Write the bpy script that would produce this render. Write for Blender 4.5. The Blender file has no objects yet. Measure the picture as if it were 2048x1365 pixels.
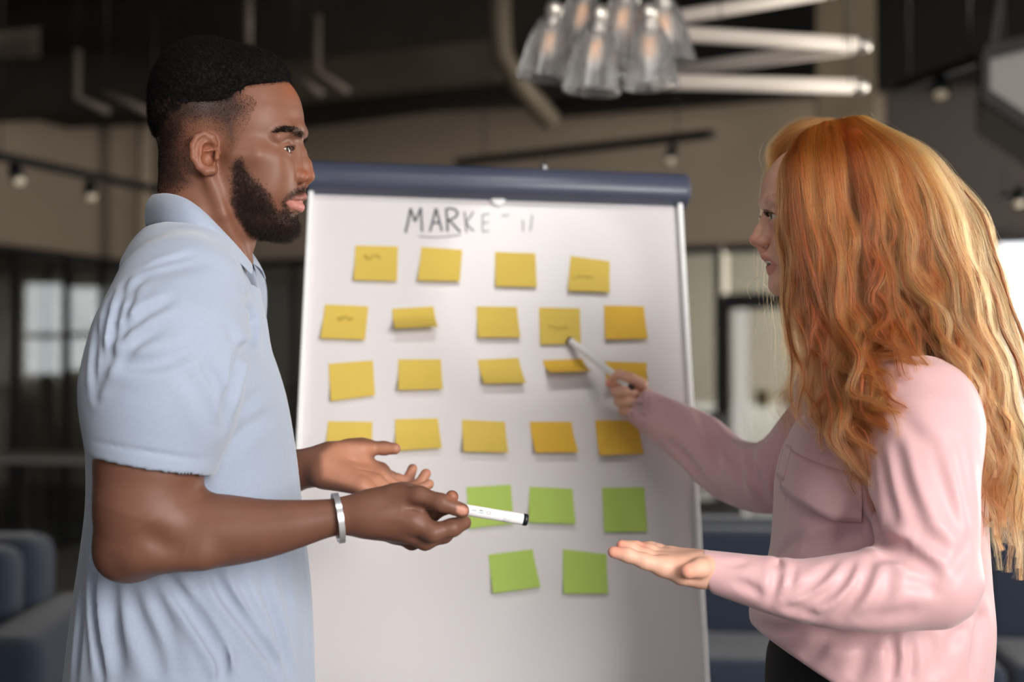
import bpy, bmesh, math, random
import numpy as np
from mathutils import Vector, Matrix

SC = bpy.context.scene
COL = SC.collection
# ------------------------------------------------------------------ camera, world, light, exposure
FPX = 2844.4                       # focal length in pixels of the 2048 px wide frame (50 mm on 36 mm)
CAM = np.array([0.0, 0.0, 1.34])
PITCH = math.radians(1.5)
FW = np.array([0, math.cos(PITCH), math.sin(PITCH)])
UP = np.array([0, -math.sin(PITCH), math.cos(PITCH)])
RT = np.array([1.0, 0, 0])
cam_d = bpy.data.cameras.new('camera')
cam_d.sensor_width = 36.0
cam_d.lens = 50.0
cam_d.clip_start = 0.05
cam_d.dof.use_dof = True
cam_d.dof.focus_distance = 1.80
cam_d.dof.aperture_fstop = 2.5
cam_o = bpy.data.objects.new('camera', cam_d)
cam_o.location = CAM
cam_o.rotation_euler = (math.radians(90) + PITCH, 0, 0)
COL.objects.link(cam_o)
SC.camera = cam_o

SC.view_settings.view_transform = 'Standard'
SC.view_settings.look = 'None'
SC.view_settings.exposure = 0.45
SC.view_settings.gamma = 1.0
SC.view_settings.use_curve_mapping = False
SC.cycles.use_denoising = True
SC.cycles.max_bounces = 6
SC.cycles.diffuse_bounces = 3
SC.cycles.glossy_bounces = 3
SC.cycles.use_adaptive_sampling = True
SC.cycles.adaptive_threshold = 0.10
SC.cycles.adaptive_min_samples = 20

world = bpy.data.worlds.new('world')
SC.world = world
world.use_nodes = True
world.node_tree.nodes['Background'].inputs[0].default_value = (0.92, 0.94, 1.0, 1)
world.node_tree.nodes['Background'].inputs[1].default_value = 0.30

def aim(o, target):
    d = Vector(target) - o.location
    o.rotation_euler = d.to_track_quat('-Z', 'Y').to_euler()

def area(name, loc, target, sx, sy, power, color):
    l = bpy.data.lights.new(name, 'AREA')
    l.shape = 'RECTANGLE'; l.size = sx; l.size_y = sy
    l.energy = power; l.color = color
    o = bpy.data.objects.new(name, l); o.location = loc
    COL.objects.link(o); aim(o, target)
    return o
# assumed daylight from behind the camera, source unseen, plus an added fill at left
area('assumed_daylight_right', (2.2, -1.6, 2.15), (-0.05, 2.1, 1.2), 1.8, 1.8, 175, (1.0, 0.965, 0.93))
area('fill_light_left', (-1.2, -2.9, 2.3), (0.0, 2.3, 1.2), 2.2, 2.2, 20, (1.0, 0.98, 0.96))
# lamp added out of view to brighten the board (its housing is built with the lamps)
ADDED_LAMP = Vector((0.15, 0.55, 3.45))
area('added_board_light', tuple(ADDED_LAMP), (0.0, 2.3, 1.15), 1.6, 0.35, 13, (1.0, 0.96, 0.91))
# assumed daylight from the right, behind the woman; no window is built there
area('assumed_daylight_side', (4.3, 3.3, 2.3), (1.0, 1.9, 1.4), 2.0, 2.2, 48, (1.0, 0.95, 0.88))

# ------------------------------------------------------------------ pixel <-> world
def P(px, py, d):
    return CAM + d * (FW + RT * (px - 1024.0) / FPX + UP * (682.5 - py) / FPX)
def V(px, py, d):
    return Vector(P(px, py, d))
def proj(p):
    v = np.asarray(p) - CAM
    d = v @ FW
    return 1024 + FPX * (v @ RT) / d, 682.5 - FPX * (v @ UP) / d, d

# ------------------------------------------------------------------ materials
def lin(c):
    return tuple(((x / 255.0) / 12.92 if x / 255.0 <= 0.04045 else ((x / 255.0 + 0.055) / 1.055) ** 2.4) for x in c)
MATS = {}
def mat(name, rgb, rough=0.5, spec=0.5, metal=0.0, var=0.0, scale=20.0, bump=0.0, bscale=80.0, sheen=0.0,
        trans=0.0, ior=1.45, sss=0.0, emit=None, estr=0.0, coat=0.0, attr=None, aniso=None, stretch=None):
    if name in MATS:
        return MATS[name]
    m = bpy.data.materials.new(name); m.use_nodes = True
    nt = m.node_tree; b = nt.nodes['Principled BSDF']
    c = lin(rgb)
    b.inputs['Base Color'].default_value = (*c, 1)
    b.inputs['Roughness'].default_value = rough
    b.inputs['Specular IOR Level'].default_value = spec
    b.inputs['Metallic'].default_value = metal
    b.inputs['Transmission Weight'].default_value = trans
    b.inputs['IOR'].default_value = ior
    b.inputs['Sheen Weight'].default_value = sheen
    b.inputs['Coat Weight'].default_value = coat
    if sss:
        b.inputs['Subsurface Weight'].default_value = sss
        b.inputs['Subsurface Radius'].default_value = (1.0, 0.35, 0.2)
        b.inputs['Subsurface Scale'].default_value = 0.006
    if emit:
        b.inputs['Emission Color'].default_value = (*lin(emit), 1)
        b.inputs['Emission Strength'].default_value = estr
    tc = None
    def coords():
        nonlocal tc
        if tc is None:
            t = nt.nodes.new('ShaderNodeTexCoord')
            if stretch:
                mp = nt.nodes.new('ShaderNodeMapping')
                mp.inputs['Scale'].default_value = stretch
                nt.links.new(t.outputs['Object'], mp.inputs['Vector'])
                tc = mp.outputs['Vector']
            else:
                tc = t.outputs['Object']
        return tc
    src = None
    if attr:
        a = nt.nodes.new('ShaderNodeAttribute'); a.attribute_name = attr
        src = a.outputs['Color']
        nt.links.new(src, b.inputs['Base Color'])
    if var:
        n = nt.nodes.new('ShaderNodeTexNoise'); n.inputs['Scale'].default_value = scale
        n.inputs['Detail'].default_value = 6
        nt.links.new(coords(), n.inputs['Vector'])
        mr = nt.nodes.new('ShaderNodeMapRange')
        mr.inputs['To Min'].default_value = 1 - var; mr.inputs['To Max'].default_value = 1 + var
        mr.inputs['From Min'].default_value = 0.25; mr.inputs['From Max'].default_value = 0.75
        nt.links.new(n.outputs['Fac'], mr.inputs['Value'])
        mx = nt.nodes.new('ShaderNodeMix'); mx.data_type = 'RGBA'; mx.blend_type = 'MULTIPLY'
        mx.inputs['Factor'].default_value = 1.0
        if src is not None:
            nt.links.new(src, mx.inputs[6])
        else:
            mx.inputs[6].default_value = (*c, 1)
        nt.links.new(mr.outputs['Result'], mx.inputs[7])
        nt.links.new(mx.outputs[2], b.inputs['Base Color'])
    if bump:
        n = nt.nodes.new('ShaderNodeTexNoise'); n.inputs['Scale'].default_value = bscale
        n.inputs['Detail'].default_value = 4
        nt.links.new(coords(), n.inputs['Vector'])
        bp = nt.nodes.new('ShaderNodeBump'); bp.inputs['Strength'].default_value = bump
        bp.inputs['Distance'].default_value = 0.002
        nt.links.new(n.outputs['Fac'], bp.inputs['Height'])
        nt.links.new(bp.outputs['Normal'], b.inputs['Normal'])
    MATS[name] = m
    return m

# ------------------------------------------------------------------ objects
def tag(o, label=None, cat=None, group=None, kind=None):
    if label: o['label'] = label
    if cat: o['category'] = cat
    if group: o['group'] = group
    if kind: o['kind'] = kind
    return o
def empty(name, loc=(0, 0, 0)):
    o = bpy.data.objects.new(name, None); o.location = Vector(loc)
    o.empty_display_size = 0.05
    COL.objects.link(o); return o
def mesh_obj(name, verts, faces, m=None, parent=None, smooth=True):
    me = bpy.data.meshes.new(name)
    me.from_pydata([tuple(v) for v in verts], [], faces)
    if smooth:
        me.polygons.foreach_set('use_smooth', [True] * len(me.polygons))
    me.update()
    return link(name, me, m, parent)
def link(name, me, m=None, parent=None):
    o = bpy.data.objects.new(name, me)
    if m is not None: me.materials.append(m)
    COL.objects.link(o)
    if parent is not None:
        o.parent = parent
        loc = Vector((0, 0, 0)); q = parent
        while q is not None:
            loc += q.location; q = q.parent
        o.location = -loc
    return o
def bm_obj(name, bm, m=None, parent=None, smooth=False):
    bmesh.ops.recalc_face_normals(bm, faces=bm.faces[:])
    me = bpy.data.meshes.new(name); bm.to_mesh(me); bm.free()
    if smooth:
        me.polygons.foreach_set('use_smooth', [True] * len(me.polygons))
    return link(name, me, m, parent)
def obox(bm, c, ax, ay, az, sx, sy, sz, bevel=0.0):
    """oriented box: centre c, unit axes, full sizes"""
    c = Vector(c); ax = Vector(ax).normalized(); ay = Vector(ay).normalized(); az = Vector(az).normalized()
    vs = []
    for k in (-.5, .5):
        for j in (-.5, .5):
            for i in (-.5, .5):
                vs.append(bm.verts.new(c + ax * (sx * i) + ay * (sy * j) + az * (sz * k)))
    f = [(0, 1, 3, 2), (4, 6, 7, 5), (0, 4, 5, 1), (2, 3, 7, 6), (0, 2, 6, 4), (1, 5, 7, 3)]
    fs = [bm.faces.new([vs[i] for i in q]) for q in f]
    if bevel:
        es = list({e for q in fs for e in q.edges})
        bmesh.ops.bevel(bm, geom=es, offset=bevel, segments=3, profile=0.6, affect='EDGES')
    return fs
def tube(bm, pts, rad, seg=12, cap=True):
    pts = [Vector(p) for p in pts]
    if not hasattr(rad, '__len__'): rad = [rad] * len(pts)
    rings = []; n = None
    for i, p in enumerate(pts):
        t = (pts[min(i + 1, len(pts) - 1)] - pts[max(i - 1, 0)]).normalized()
        if n is None:
            n = t.orthogonal().normalized()
        n = (n - t * n.dot(t)).normalized()
        b = t.cross(n)
        rings.append([bm.verts.new(p + (n * math.cos(a) + b * math.sin(a)) * rad[i]) for a in [2 * math.pi * k / seg for k in range(seg)]])
    for r0, r1 in zip(rings, rings[1:]):
        for k in range(seg):
            bm.faces.new((r0[k], r0[(k + 1) % seg], r1[(k + 1) % seg], r1[k]))
    if cap:
        bm.faces.new(rings[0][::-1]); bm.faces.new(rings[-1])
def tube_obj(name, pts, rad, m, parent=None, seg=12):
    bm = bmesh.new(); tube(bm, pts, rad, seg)
    return bm_obj(name, bm, m, parent, smooth=True)
def lathe(bm, prof, origin, axis=(0, 0, 1), seg=24, closed=False):
    """prof: list of (r, h) revolved about axis through origin"""
    o = Vector(origin); ax = Vector(axis).normalized(); n = ax.orthogonal().normalized(); b = ax.cross(n)
    rings = []
    for r, h in prof:
        rings.append([bm.verts.new(o + ax * h + (n * math.cos(a) + b * math.sin(a)) * max(r, 1e-4)) for a in [2 * math.pi * k / seg for k in range(seg)]])
    prs = list(zip(rings, rings[1:]))
    if closed: prs.append((rings[-1], rings[0]))
    for r0, r1 in prs:
        for k in range(seg):
            bm.faces.new((r0[k], r0[(k + 1) % seg], r1[(k + 1) % seg], r1[k]))
def catmull(pts, n):
    """n points along a Catmull-Rom spline through pts (numpy, any dimension)"""
    p = np.asarray(pts, float)
    if len(p) == 2:
        t = np.linspace(0, 1, n)[:, None]; return p[0] * (1 - t) + p[1] * t
    q = np.vstack([2 * p[0] - p[1], p, 2 * p[-1] - p[-2]])
    u = np.linspace(0, len(p) - 1 - 1e-9, n); i = u.astype(int); t = (u - i)[:, None]
    a, b, c, d = q[i], q[i + 1], q[i + 2], q[i + 3]
    return 0.5 * ((2 * b) + (-a + c) * t + (2 * a - 5 * b + 4 * c - d) * t ** 2 + (-a + 3 * b - 3 * c + d) * t ** 3)

# ================================================================== the room
U = Vector((0.94, -0.342, 0)).normalized()      # along the back wall, to the right and towards the camera
W_ = Vector((-0.342, -0.94, 0)).normalized()    # along the left wall, towards the camera
Z = Vector((0, 0, 1))
CORNER = Vector((-3.18, 12.5, 0))
def rp(u, w, z):
    return CORNER + U * u + W_ * w + Z * z
def on_wall(px, py, which='back', off=0.0):
    """point where the view ray through a pixel meets the back or left wall"""
    o = Vector(CAM); d = Vector(FW + RT * (px - 1024.0) / FPX + UP * (682.5 - py) / FPX)
    if which == 'back': n = W_; q = CORNER + W_ * off
    else: n = U; q = CORNER + U * off
    t = (q - o).dot(n) / d.dot(n)
    return o + d * t
def uwz(p):
    v = Vector(p) - CORNER
    return v.dot(U), v.dot(W_), v.z

m_plaster = mat('plaster_beige_grey', (140, 126, 110), 0.9, 0.2, var=0.06, scale=1.5, bump=0.2, bscale=30)
m_plaster_dark = mat('plaster_dark', (74, 68, 64), 0.9, 0.2, var=0.08, scale=1.2, bump=0.2, bscale=30)  # dark plaster; on the back wall it stands in for shade
m_ceiling = mat('ceiling_black_paint', (20, 18, 16), 0.9, 0.2, var=0.2, scale=2.0, bump=0.2)
m_beam = mat('beam_concrete_brown', (84, 74, 62), 0.9, 0.2, var=0.2, scale=2.0, bump=0.2)
m_beam_dark = mat('beam_dark', (44, 38, 33), 0.85, 0.2, var=0.2, scale=2.0)
m_floor = mat('floor_grey_screed', (96, 92, 88), 0.5, 0.4, var=0.12, scale=1.4, bump=0.1)
m_black = mat('black_metal', (20, 19, 19), 0.45, 0.4, var=0.1, scale=15)
m_cream = mat('cream_wall_beyond', (200, 192, 176), 0.9, 0.2, var=0.05, scale=1.0)
m_white = mat('white_paint', (228, 226, 222), 0.5, 0.4, var=0.02, scale=8)
m_duct = mat('galvanised_duct', (92, 82, 66), 0.55, 0.4, metal=0.2, var=0.18, scale=3.0)
m_ducts = mat('light_grey_panel', (148, 143, 138), 0.8, 0.2, var=0.04, scale=3.0)
m_glass = mat('smoked_glass', (150, 150, 146), 0.03, 0.5, trans=1.0, ior=1.45)
m_sofa = mat('sofa_slate_blue_fabric', (50, 58, 74), 0.9, 0.2, var=0.12, scale=60, bump=0.6, bscale=600, sheen=0.3)
m_sofa_d = mat('sofa_charcoal_blue_fabric', (34, 38, 48), 0.9, 0.2, var=0.12, scale=60, bump=0.6, bscale=600, sheen=0.2)

def struct(name, bm, m, smooth=False):
    return tag(bm_obj(name, bm, m, None, smooth), kind='structure')
def wall_piece(name, u0, u1, w0, w1, z0, z1, m):
    bm = bmesh.new()
    obox(bm, rp((u0 + u1) / 2, (w0 + w1) / 2, (z0 + z1) / 2), U, W_, Z, abs(u1 - u0), abs(w1 - w0), z1 - z0)
    return struct(name, bm, m)

ZL = 2.35                       # top of the glazed partitions
CH = 4.3                        # ceiling height
wall_piece('floor', -6, 14, -5, 20, -0.2, 0.0, m_floor)
wall_piece('ceiling', -0.3, 14, -5, 20, CH, CH + 0.2, m_ceiling)
UD = uwz(on_wall(1770, 400, 'back'))[0]
wall_piece('wall_back', 0, UD, -0.2, 0.0, ZL, CH, m_plaster)
wall_piece('wall_back_shaded', UD, 11.5, -0.2, 0.0, ZL, CH, m_plaster_dark)  # shade on the wall's right part, put into a darker plaster
wall_piece('wall_left', -0.2, 0.0, -0.2, 14.5, ZL, CH, m_plaster)
wall_piece('wall_left_rear', -0.2, 0.0, 11.0, 20, 0, ZL, m_plaster)
wall_piece('wall_right', 11.3, 11.5, 0.0, 3.5, 0, CH, m_plaster_dark)
# the rooms behind the glass
wall_piece('wall_beyond_back', -6, 14, -4.4, -4.2, 0, CH, m_cream)
wall_piece('wall_beyond_left', -6.2, -6.0, -5, 20, 0, CH, m_plaster_dark)
wall_piece('ceiling_beyond', -6, -0.3, -5, 20, 2.9, 3.0, m_ceiling)
area('assumed_daylight_beyond', tuple(rp(6.5, -1.6, 2.25)), tuple(rp(6.5, -4.0, 0.9)), 5.0, 0.9, 190, (1.0, 0.97, 0.90))  # source assumed for the bright room behind the glass; no window built
# added fill from the right, brightening the rear walls of the room
area('rear_wall_fill', tuple(rp(9.6, 3.4, 1.5)), tuple(rp(0.0, 2.5, 2.4)), 2.2, 1.6, 190, (1.0, 0.95, 0.87))
area('assumed_daylight_far_left', tuple(rp(-4.6, 3.0, 1.5)), tuple(rp(0, 3.0, 1.5)), 1.6, 1.3, 30, (0.95, 0.97, 1.0))  # light assumed in the dim room behind the left glass, no window built

# ---- glazed partitions: black posts, rails, panes
def bar(name, a, b, sx, sy, m=None, parent=None):
    a = Vector(a); b = Vector(b); t = (b - a).normalized()
    s = t.cross(Z)
    s = U if s.length < 1e-3 else s.normalized()
    bm = bmesh.new(); obox(bm, (a + b) / 2, s, t.cross(s), t, sx, sy, (b - a).length)
    return bm_obj(name, bm, m or m_black, parent)
def partition(name, posts, w_of, length, thin=0.05):
    """posts: list of positions along the wall; returns the Empty"""
    e = empty(name, w_of(posts[0], 0)); tag(e, kind='structure')
    for s in posts:
        bar('post', w_of(s, 0), w_of(s, ZL), thin, thin, parent=e)
    bar('top_rail', w_of(posts[0], ZL - .03), w_of(posts[-1], ZL - .03), 0.06, 0.06, parent=e)
    bar('bottom_rail', w_of(posts[0], .03), w_of(posts[-1], .03), 0.06, 0.06, parent=e)
    for s0, s1 in zip(posts, posts[1:]):
        bm = bmesh.new()
        a = w_of(s0 + thin * .5, 0.06); b = w_of(s1 - thin * .5, ZL - .06)
        c = (a + b) / 2; t = (w_of(s1, 0) - w_of(s0, 0)).normalized()
        obox(bm, c, t, t.cross(Z), Z, abs((b - a).dot(t)), 0.008, b.z - a.z)
        bm_obj('pane', bm, m_glass, e)
    return e
def ub(px): return uwz(on_wall(px, 600, 'back'))[0]
def wl(px): return uwz(on_wall(px, 600, 'left'))[1]
bp_ = sorted([0.03, ub(470), ub(590), ub(760), ub(980), ub(1200), ub(1437)])
partition('window_1', bp_, lambda s, z: rp(s, 0, z), 0)
partition('window_2', [ub(1700), ub(1860), ub(1978)], lambda s, z: rp(s, 0, z), 0)
partition('window_3', [0.03, wl(205), wl(132), wl(28), wl(28) + 2.2, wl(28) + 4.4], lambda s, z: rp(0, s, z), 0)
# door in the back partition
d0, d1 = ub(1449), ub(1690)
dr = empty('door_1', rp(d0, 0, 0)); tag(dr, kind='structure')
zt = on_wall(1500, 603, 'back').z
bar('door_post', rp(d0, 0.02, 0), rp(d0, 0.02, zt + .03), .10, .12, parent=dr)
bar('door_post', rp(d1, 0.02, 0), rp(d1, 0.02, zt + .03), .10, .12, parent=dr)
bar('door_head', rp(d0, 0.02, zt), rp(d1, 0.02, zt), .08, .12, parent=dr)
bar('top_rail', rp(d0, 0, ZL - .03), rp(d1, 0, ZL - .03), .06, .06, parent=dr)
bm = bmesh.new(); obox(bm, rp((d0 + d1) / 2, 0, zt / 2), U, W_, Z, d1 - d0 - .12, .01, zt - .1)
bm_obj('door_pane', bm, m_glass, dr)
bm = bmesh.new(); obox(bm, rp((d0 + d1) / 2, 0, (zt + ZL) / 2), U, W_, Z, d1 - d0 - .06, .008, ZL - zt - .12)
bm_obj('fanlight_pane', bm, m_glass, dr)
bar('door_stile', rp(d0 + .13, 0.02, 0.1), rp(d0 + .13, 0.02, zt - .06), .10, .03, m_white, dr)
# bright window at the far right of the back wall
e = empty('window_4', rp(ub(1990), 0, 0)); tag(e, kind='structure')
m_sky = mat('bright_daylight', (235, 238, 245), 0.5, emit=(238, 242, 250), estr=1.15)
u0 = ub(1984)
bm = bmesh.new(); obox(bm, rp(u0 + 1.3, -.25, 1.5), U, W_, Z, 2.5, .02, 1.65); bm_obj('window_daylight_pane', bm, m_sky, e)
for k in range(4):
    bar('window_post', rp(u0 + k * .85, -.05, .6), rp(u0 + k * .85, -.05, ZL), .07, .07, m_ducts, e)
bar('window_rail', rp(u0, -.05, ZL), rp(u0 + 2.55, -.05, ZL), .10, .10, m_black, e)
wall_piece('wall_under_window', u0, u0 + 2.6, -.2, 0, 0, .66, m_plaster)

# ---- ceiling structure
def zbeam(name, p0, p1, z, w, h, m):
    """a beam whose underside runs between two pixels at height z"""
    q = []
    for px, py in (p0, p1):
        d = (z - CAM[2]) / float((FW + UP * (682.5 - py) / FPX)[2])
        q.append(V(px, py, d))
    a, b = q; t = (b - a).normalized(); s = t.cross(Z).normalized()
    bm = bmesh.new(); obox(bm, (a + b) / 2 + Z * h / 2, t, s, Z, (b - a).length, w, h)
    return tag(bm_obj(name, bm, m), kind='structure')
zbeam('beam_rear', (-150, 262), (1100, 205), 3.35, 0.35, 0.9, m_beam_dark)
zbeam('beam_middle', (560, 262), (1240, 172), 3.1, 0.10, 0.13, m_beam_dark)
zbeam('beam_front', (560, 205), (1010, 160), 3.2, 0.18, 0.24, m_beam)
zbeam('beam_left', (-60, 240), (340, 226), 3.25, 0.25, 0.42, m_beam_dark)
zbeam('beam_right', (1080, 232), (2100, 150), 3.3, 0.3, 0.9, m_ceiling)
zbeam('beam_cross', (-100, 60), (700, -40), 3.4, 0.30, 0.25, m_ceiling)

# column pipe in the corner
cp = tube_obj('column_pipe', [V(290, 900, 11.6) * 1, V(290, 120, 11.6)], 0.062, mat('pipe_cream', (166, 150, 130), .7, .3, var=.06, scale=6))
b0 = V(290, 700, 11.6); cp.data.vertices.foreach_get
tag(cp, 'pale beige vertical pipe rising in the corner behind the man', 'pipe')
# lower it to the floor
for v in cp.data.vertices:
    if v.co.z < 1.0: v.co.z = 0.0
# square duct drop behind the tube lamp
bm = bmesh.new(); a = V(1690, 215, 8.4)
obox(bm, a + Z * 0.75, (1, -.2, 0), (.2, 1, 0), Z, .34, .3, 1.7, 0.01)
bm2 = bm_obj('duct_drop', bm, m_duct); tag(bm2, 'brownish square metal duct dropping from the ceiling behind the white tubes', 'duct')
# slanted pale box at the upper right
bm = bmesh.new()
pts = [(1975, 112), (2190, 60), (2190, 330), (1975, 186)]
vs = [bm.verts.new(V(x, y, 5.4)) for x, y in pts] + [bm.verts.new(V(x, y, 5.4) + Vector((.25, .9, .0))) for x, y in pts]
for q in ((0, 1, 2, 3), (7, 6, 5, 4), (0, 4, 5, 1), (1, 5, 6, 2), (2, 6, 7, 3), (3, 7, 4, 0)):
    bm.faces.new([vs[i] for i in q])
hb = empty('ceiling_box', V(2080, 330, 5.5)); tag(hb, 'pale grey slanted box hung near the ceiling in the top right corner', 'ceiling box')
bm_obj('panel', bm, m_ducts, hb)
for a, b in (((1968, 108), (1968, 192)), ((1968, 190), (2195, 342)), ((1968, 106), (2195, 50))):
    bar('edge_profile', V(*a, 5.35), V(*b, 5.35), .03, .05, m_black, hb)
bar('hanger', V(1985, 100, 5.5), V(2010, -60, 5.5), .03, .03, m_black, hb)

# hanging conduits near the ceiling, each a bent pipe
m_cond = mat('conduit_grey_brown', (92, 82, 72), .6, .4, var=.1, scale=9)
for k, (pts, lab) in enumerate([
    ([(635, 30), (635, 143), (697, 184)], 'thin bent conduit hanging from the ceiling above the easel'),
    ([(590, 150), (645, 190)], 'short slanted conduit just behind the forehead of the man'),
    ([(155, 100), (155, 196), (218, 224)], 'thin bent conduit hanging at upper left, farthest from the man'),
    ([(212, 184), (300, 226)], 'slanted conduit ending behind the hair of the man'),
    ([(497, -20), (497, 90)], 'straight vertical conduit above the hair of the man')]):
    o = tube_obj('conduit', [V(x, y, 7.4) for x, y in pts], .021, m_cond); tag(o, lab, 'conduit', 'ceiling conduits')
    q = V(*pts[0], 7.4); tube_obj('hanger', [q, Vector((q.x, q.y, CH))], .004, m_black, o, 8)
o = tube_obj('round_duct', [Vector((V(1000, 40, 6.2).x, V(1000, 40, 6.2).y, CH)), V(1000, 40, 6.2), V(1004, 110, 6.2), V(1035, 165, 6.25), V(1100, 240, 6.5), V(1120, 330, 7.5)][:5], .05, m_duct); tag(o, 'slanting pipe passing behind the glass bell lamps', 'duct')

# ---- track lights
def track(name, a, b, heads, lab, d0, d1, sc=1.0, r=.02):
    e = empty(name, V(*a, d0)); tag(e, lab, 'track light')
    bar('rail', V(*a, d0), V(*b, d1), r * 2, r * 2, m_black, e)
    for k in (.12, .88):
        q = V(*a, d0).lerp(V(*b, d1), k); tube_obj('hanger', [q, Vector((q.x, q.y, CH))], .004, m_black, e, 8)
    for (x, y), (x2, y2) in heads:
        f = (x - a[0]) / (b[0] - a[0]); d = 1 / ((1 - f) / d0 + f / d1)
        s = tube_obj('stem', [V(x, y, d), V(x + 3, y + 16, d)], .012 * sc, m_black, e)
        h = tube_obj('lamp_head', [V(x + 1, y + 14, d), V(x2, y2, d - .05)], [.030 * sc, .036 * sc], m_black, e, 20)
        t = (V(x2, y2, d - .05) - V(x + 1, y + 14, d)).normalized()
        bm = bmesh.new(); lathe(bm, [(0, 0.008), (.018 * sc, .006), (.028 * sc, 0.0)], V(x2, y2, d - .05), t, 20)
        bm_obj('lens', bm, mat('lamp_lens', (190, 180, 160), .3, emit=(255, 235, 200), estr=.12), e, True)
    return e
track('track_light', (-60, 300), (345, 386), [((27, 322), (39, 364)), ((178, 356), (183, 396))],
      'black ceiling track with two spotlights on the beige wall beside the man', 6.2, 8.2)
track('track_light', (915, 326), (1425, 268), [((1345, 282), (1340, 322))],
      'long thin black ceiling track with one spotlight above the easel', 9.5, 8.0, 1.0, .025)
track('track_light', (1800, 175), (1960, 118), [((1880, 150), (1882, 190))],
      'short black track with a round spotlight above the red-haired woman', 6.5, 6.0, 1.1, .02)
track('track_light', (2000, 395), (2090, 380), [((2036, 370), (2036, 408))],
      'grey spotlight at the far right edge behind the red-haired woman', 6.5, 6.4, .8, .01)

# ---- furniture behind
def sofa(name, o, along, back, length, m, m2, label, seats=2):
    """o: floor point of the back left corner; along: unit direction of the length; back: unit direction from the back to the front"""
    e = empty(name, o); tag(e, label, 'sofa')
    A = Vector(along).normalized(); B = Vector(back).normalized(); o = Vector(o)
    def bx(nm, a0, a1, b0, b1, z0, z1, mm, bev):
        bm = bmesh.new(); obox(bm, o + A * (a0 + a1) / 2 + B * (b0 + b1) / 2 + Z * (z0 + z1) / 2, A, B, Z, a1 - a0, b1 - b0, z1 - z0, bev)
        return bm_obj(nm, bm, mm, e, True)
    bx('base', 0, length, .05, .85, .14, .30, m2, .03)
    bx('backrest', 0, length, 0, .26, .28, .84, m, .08)
    bx('armrest', -.18, .04, .0, .9, .14, .64, m, .07)
    bx('armrest', length - .04, length + .18, .0, .9, .14, .64, m, .07)
    for i in range(seats):
        w = (length - .08) / seats
        bx('seat_cushion', .04 + i * w + .005, .04 + (i + 1) * w - .005, .22, .88, .30, .47, m, .05)
        bx('back_cushion', .04 + i * w + .005, .04 + (i + 1) * w - .005, .2, .40, .44, .82, m, .07)
    for a in (.05, length - .05):
        for b in (.08, .8):
            bm = bmesh.new(); lathe(bm, [(.001, 0), (.018, 0), (.025, .15), (.001, .15)], o + A * a + B * b, (0, 0, 1), 12)
            bm_obj('leg', bm, m_black, e, True)
    return e
# right sofa: its back seen between easel and woman
q = V(1390, 1045, 5.2)
sofa('sofa', (q.x - .2, q.y + .1, 0), (1, -.12, 0), (-.12, -1, 0), 2.3, m_sofa, m_sofa_d, 'slate blue sofa standing behind the red-haired woman', 2)
q = V(60, 1045, 4.7)
sofa('sofa', (q.x - 1.75, q.y - .1, 0), (1, .06, 0), (.06, -1, 0), 1.85, m_sofa, m_sofa_d, 'slate blue sofa at the left edge behind the man', 2)
# desk behind the left glass
def desk(name, c, label, L=1.4, D=.7, H=.74, rot=0.0, top=m_white):
    e = empty(name, c); tag(e, label, 'desk'); c = Vector(c)
    A = Vector((math.cos(rot), math.sin(rot), 0)); B = Vector((-A.y, A.x, 0))
    bm = bmesh.new(); obox(bm, c + Z * H, A, B, Z, L, D, .035, .005); bm_obj('desk_top', bm, top, e)
    for i in (-1, 1):
        for j in (-1, 1):
            a = c + A * i * (L / 2 - .06) + B * j * (D / 2 - .06)
            bar('leg', a, a + Z * H, .04, .04, m_black, e)
    return e
desk('desk', (V(120, 890, 8.6).x, 8.6, 0), 'dark desk with a pale top in the dim room behind the man', 1.0, .6, .86, -.3, m_ducts)
# white cabinet, office chair and yellow notes behind the glass door
bm = bmesh.new(); c = V(1545, 860, 13.2); obox(bm, Vector((c.x, c.y + .9, .55)), U, W_, Z, 1.3, .4, 1.1, .01)
cb = empty('cabinet', Vector((c.x, c.y + .9, 0))); tag(cb, 'low white cabinet behind the glass door', 'cabinet'); bm_obj('body', bm, m_white, cb)
bm = bmesh.new(); obox(bm, Vector((c.x, c.y + .68, .55)) - U * .32, U, W_, Z, .6, .02, 1.0, .003); bm_obj('door', bm, m_white, cb)
bm = bmesh.new(); obox(bm, Vector((c.x, c.y + .68, .55)) + U * .32, U, W_, Z, .6, .02, 1.0, .003); bm_obj('door', bm, m_white, cb)
m_ynote = mat('yellow_paper_far', (226, 190, 70), .8, .2, var=.03)
for k, (x, lab) in enumerate(((1525, 'small yellow box on the white cabinet, nearer the easel'), (1583, 'small yellow box on the white cabinet, nearer the woman'))):
    bm = bmesh.new(); q = on_wall(x, 790, 'back', -1.3); q.z = 1.1; obox(bm, q + Z * .07, U, W_, Z, .10, .08, .14, .004)
    tag(bm_obj('storage_box', bm, m_ynote), lab, 'box', 'yellow boxes')
oc = empty('office_chair', Vector((V(1405, 830, 9.2).x, 9.2, 0))); tag(oc, 'black office chair standing behind the right edge of the easel', 'office chair')
c = oc.location
bm = bmesh.new(); obox(bm, c + Z * .5, (1, 0, 0), (0, 1, 0), Z, .46, .46, .08, .03); bm_obj('seat', bm, m_black, oc, True)
bm = bmesh.new(); obox(bm, c + Vector((0, .22, .86)), (1, 0, 0), (0, 1, .1), (0, -.1, 1), .44, .06, .52, .03); bm_obj('backrest', bm, m_black, oc, True)
tube_obj('post', [c + Z * .1, c + Z * .48], .03, m_black, oc)
for k in range(5):
    a = k * 1.2566; tube_obj('foot', [c + Z * .1, c + Vector((math.cos(a) * .28, math.sin(a) * .28, .04))], .02, m_black, oc)
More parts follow.
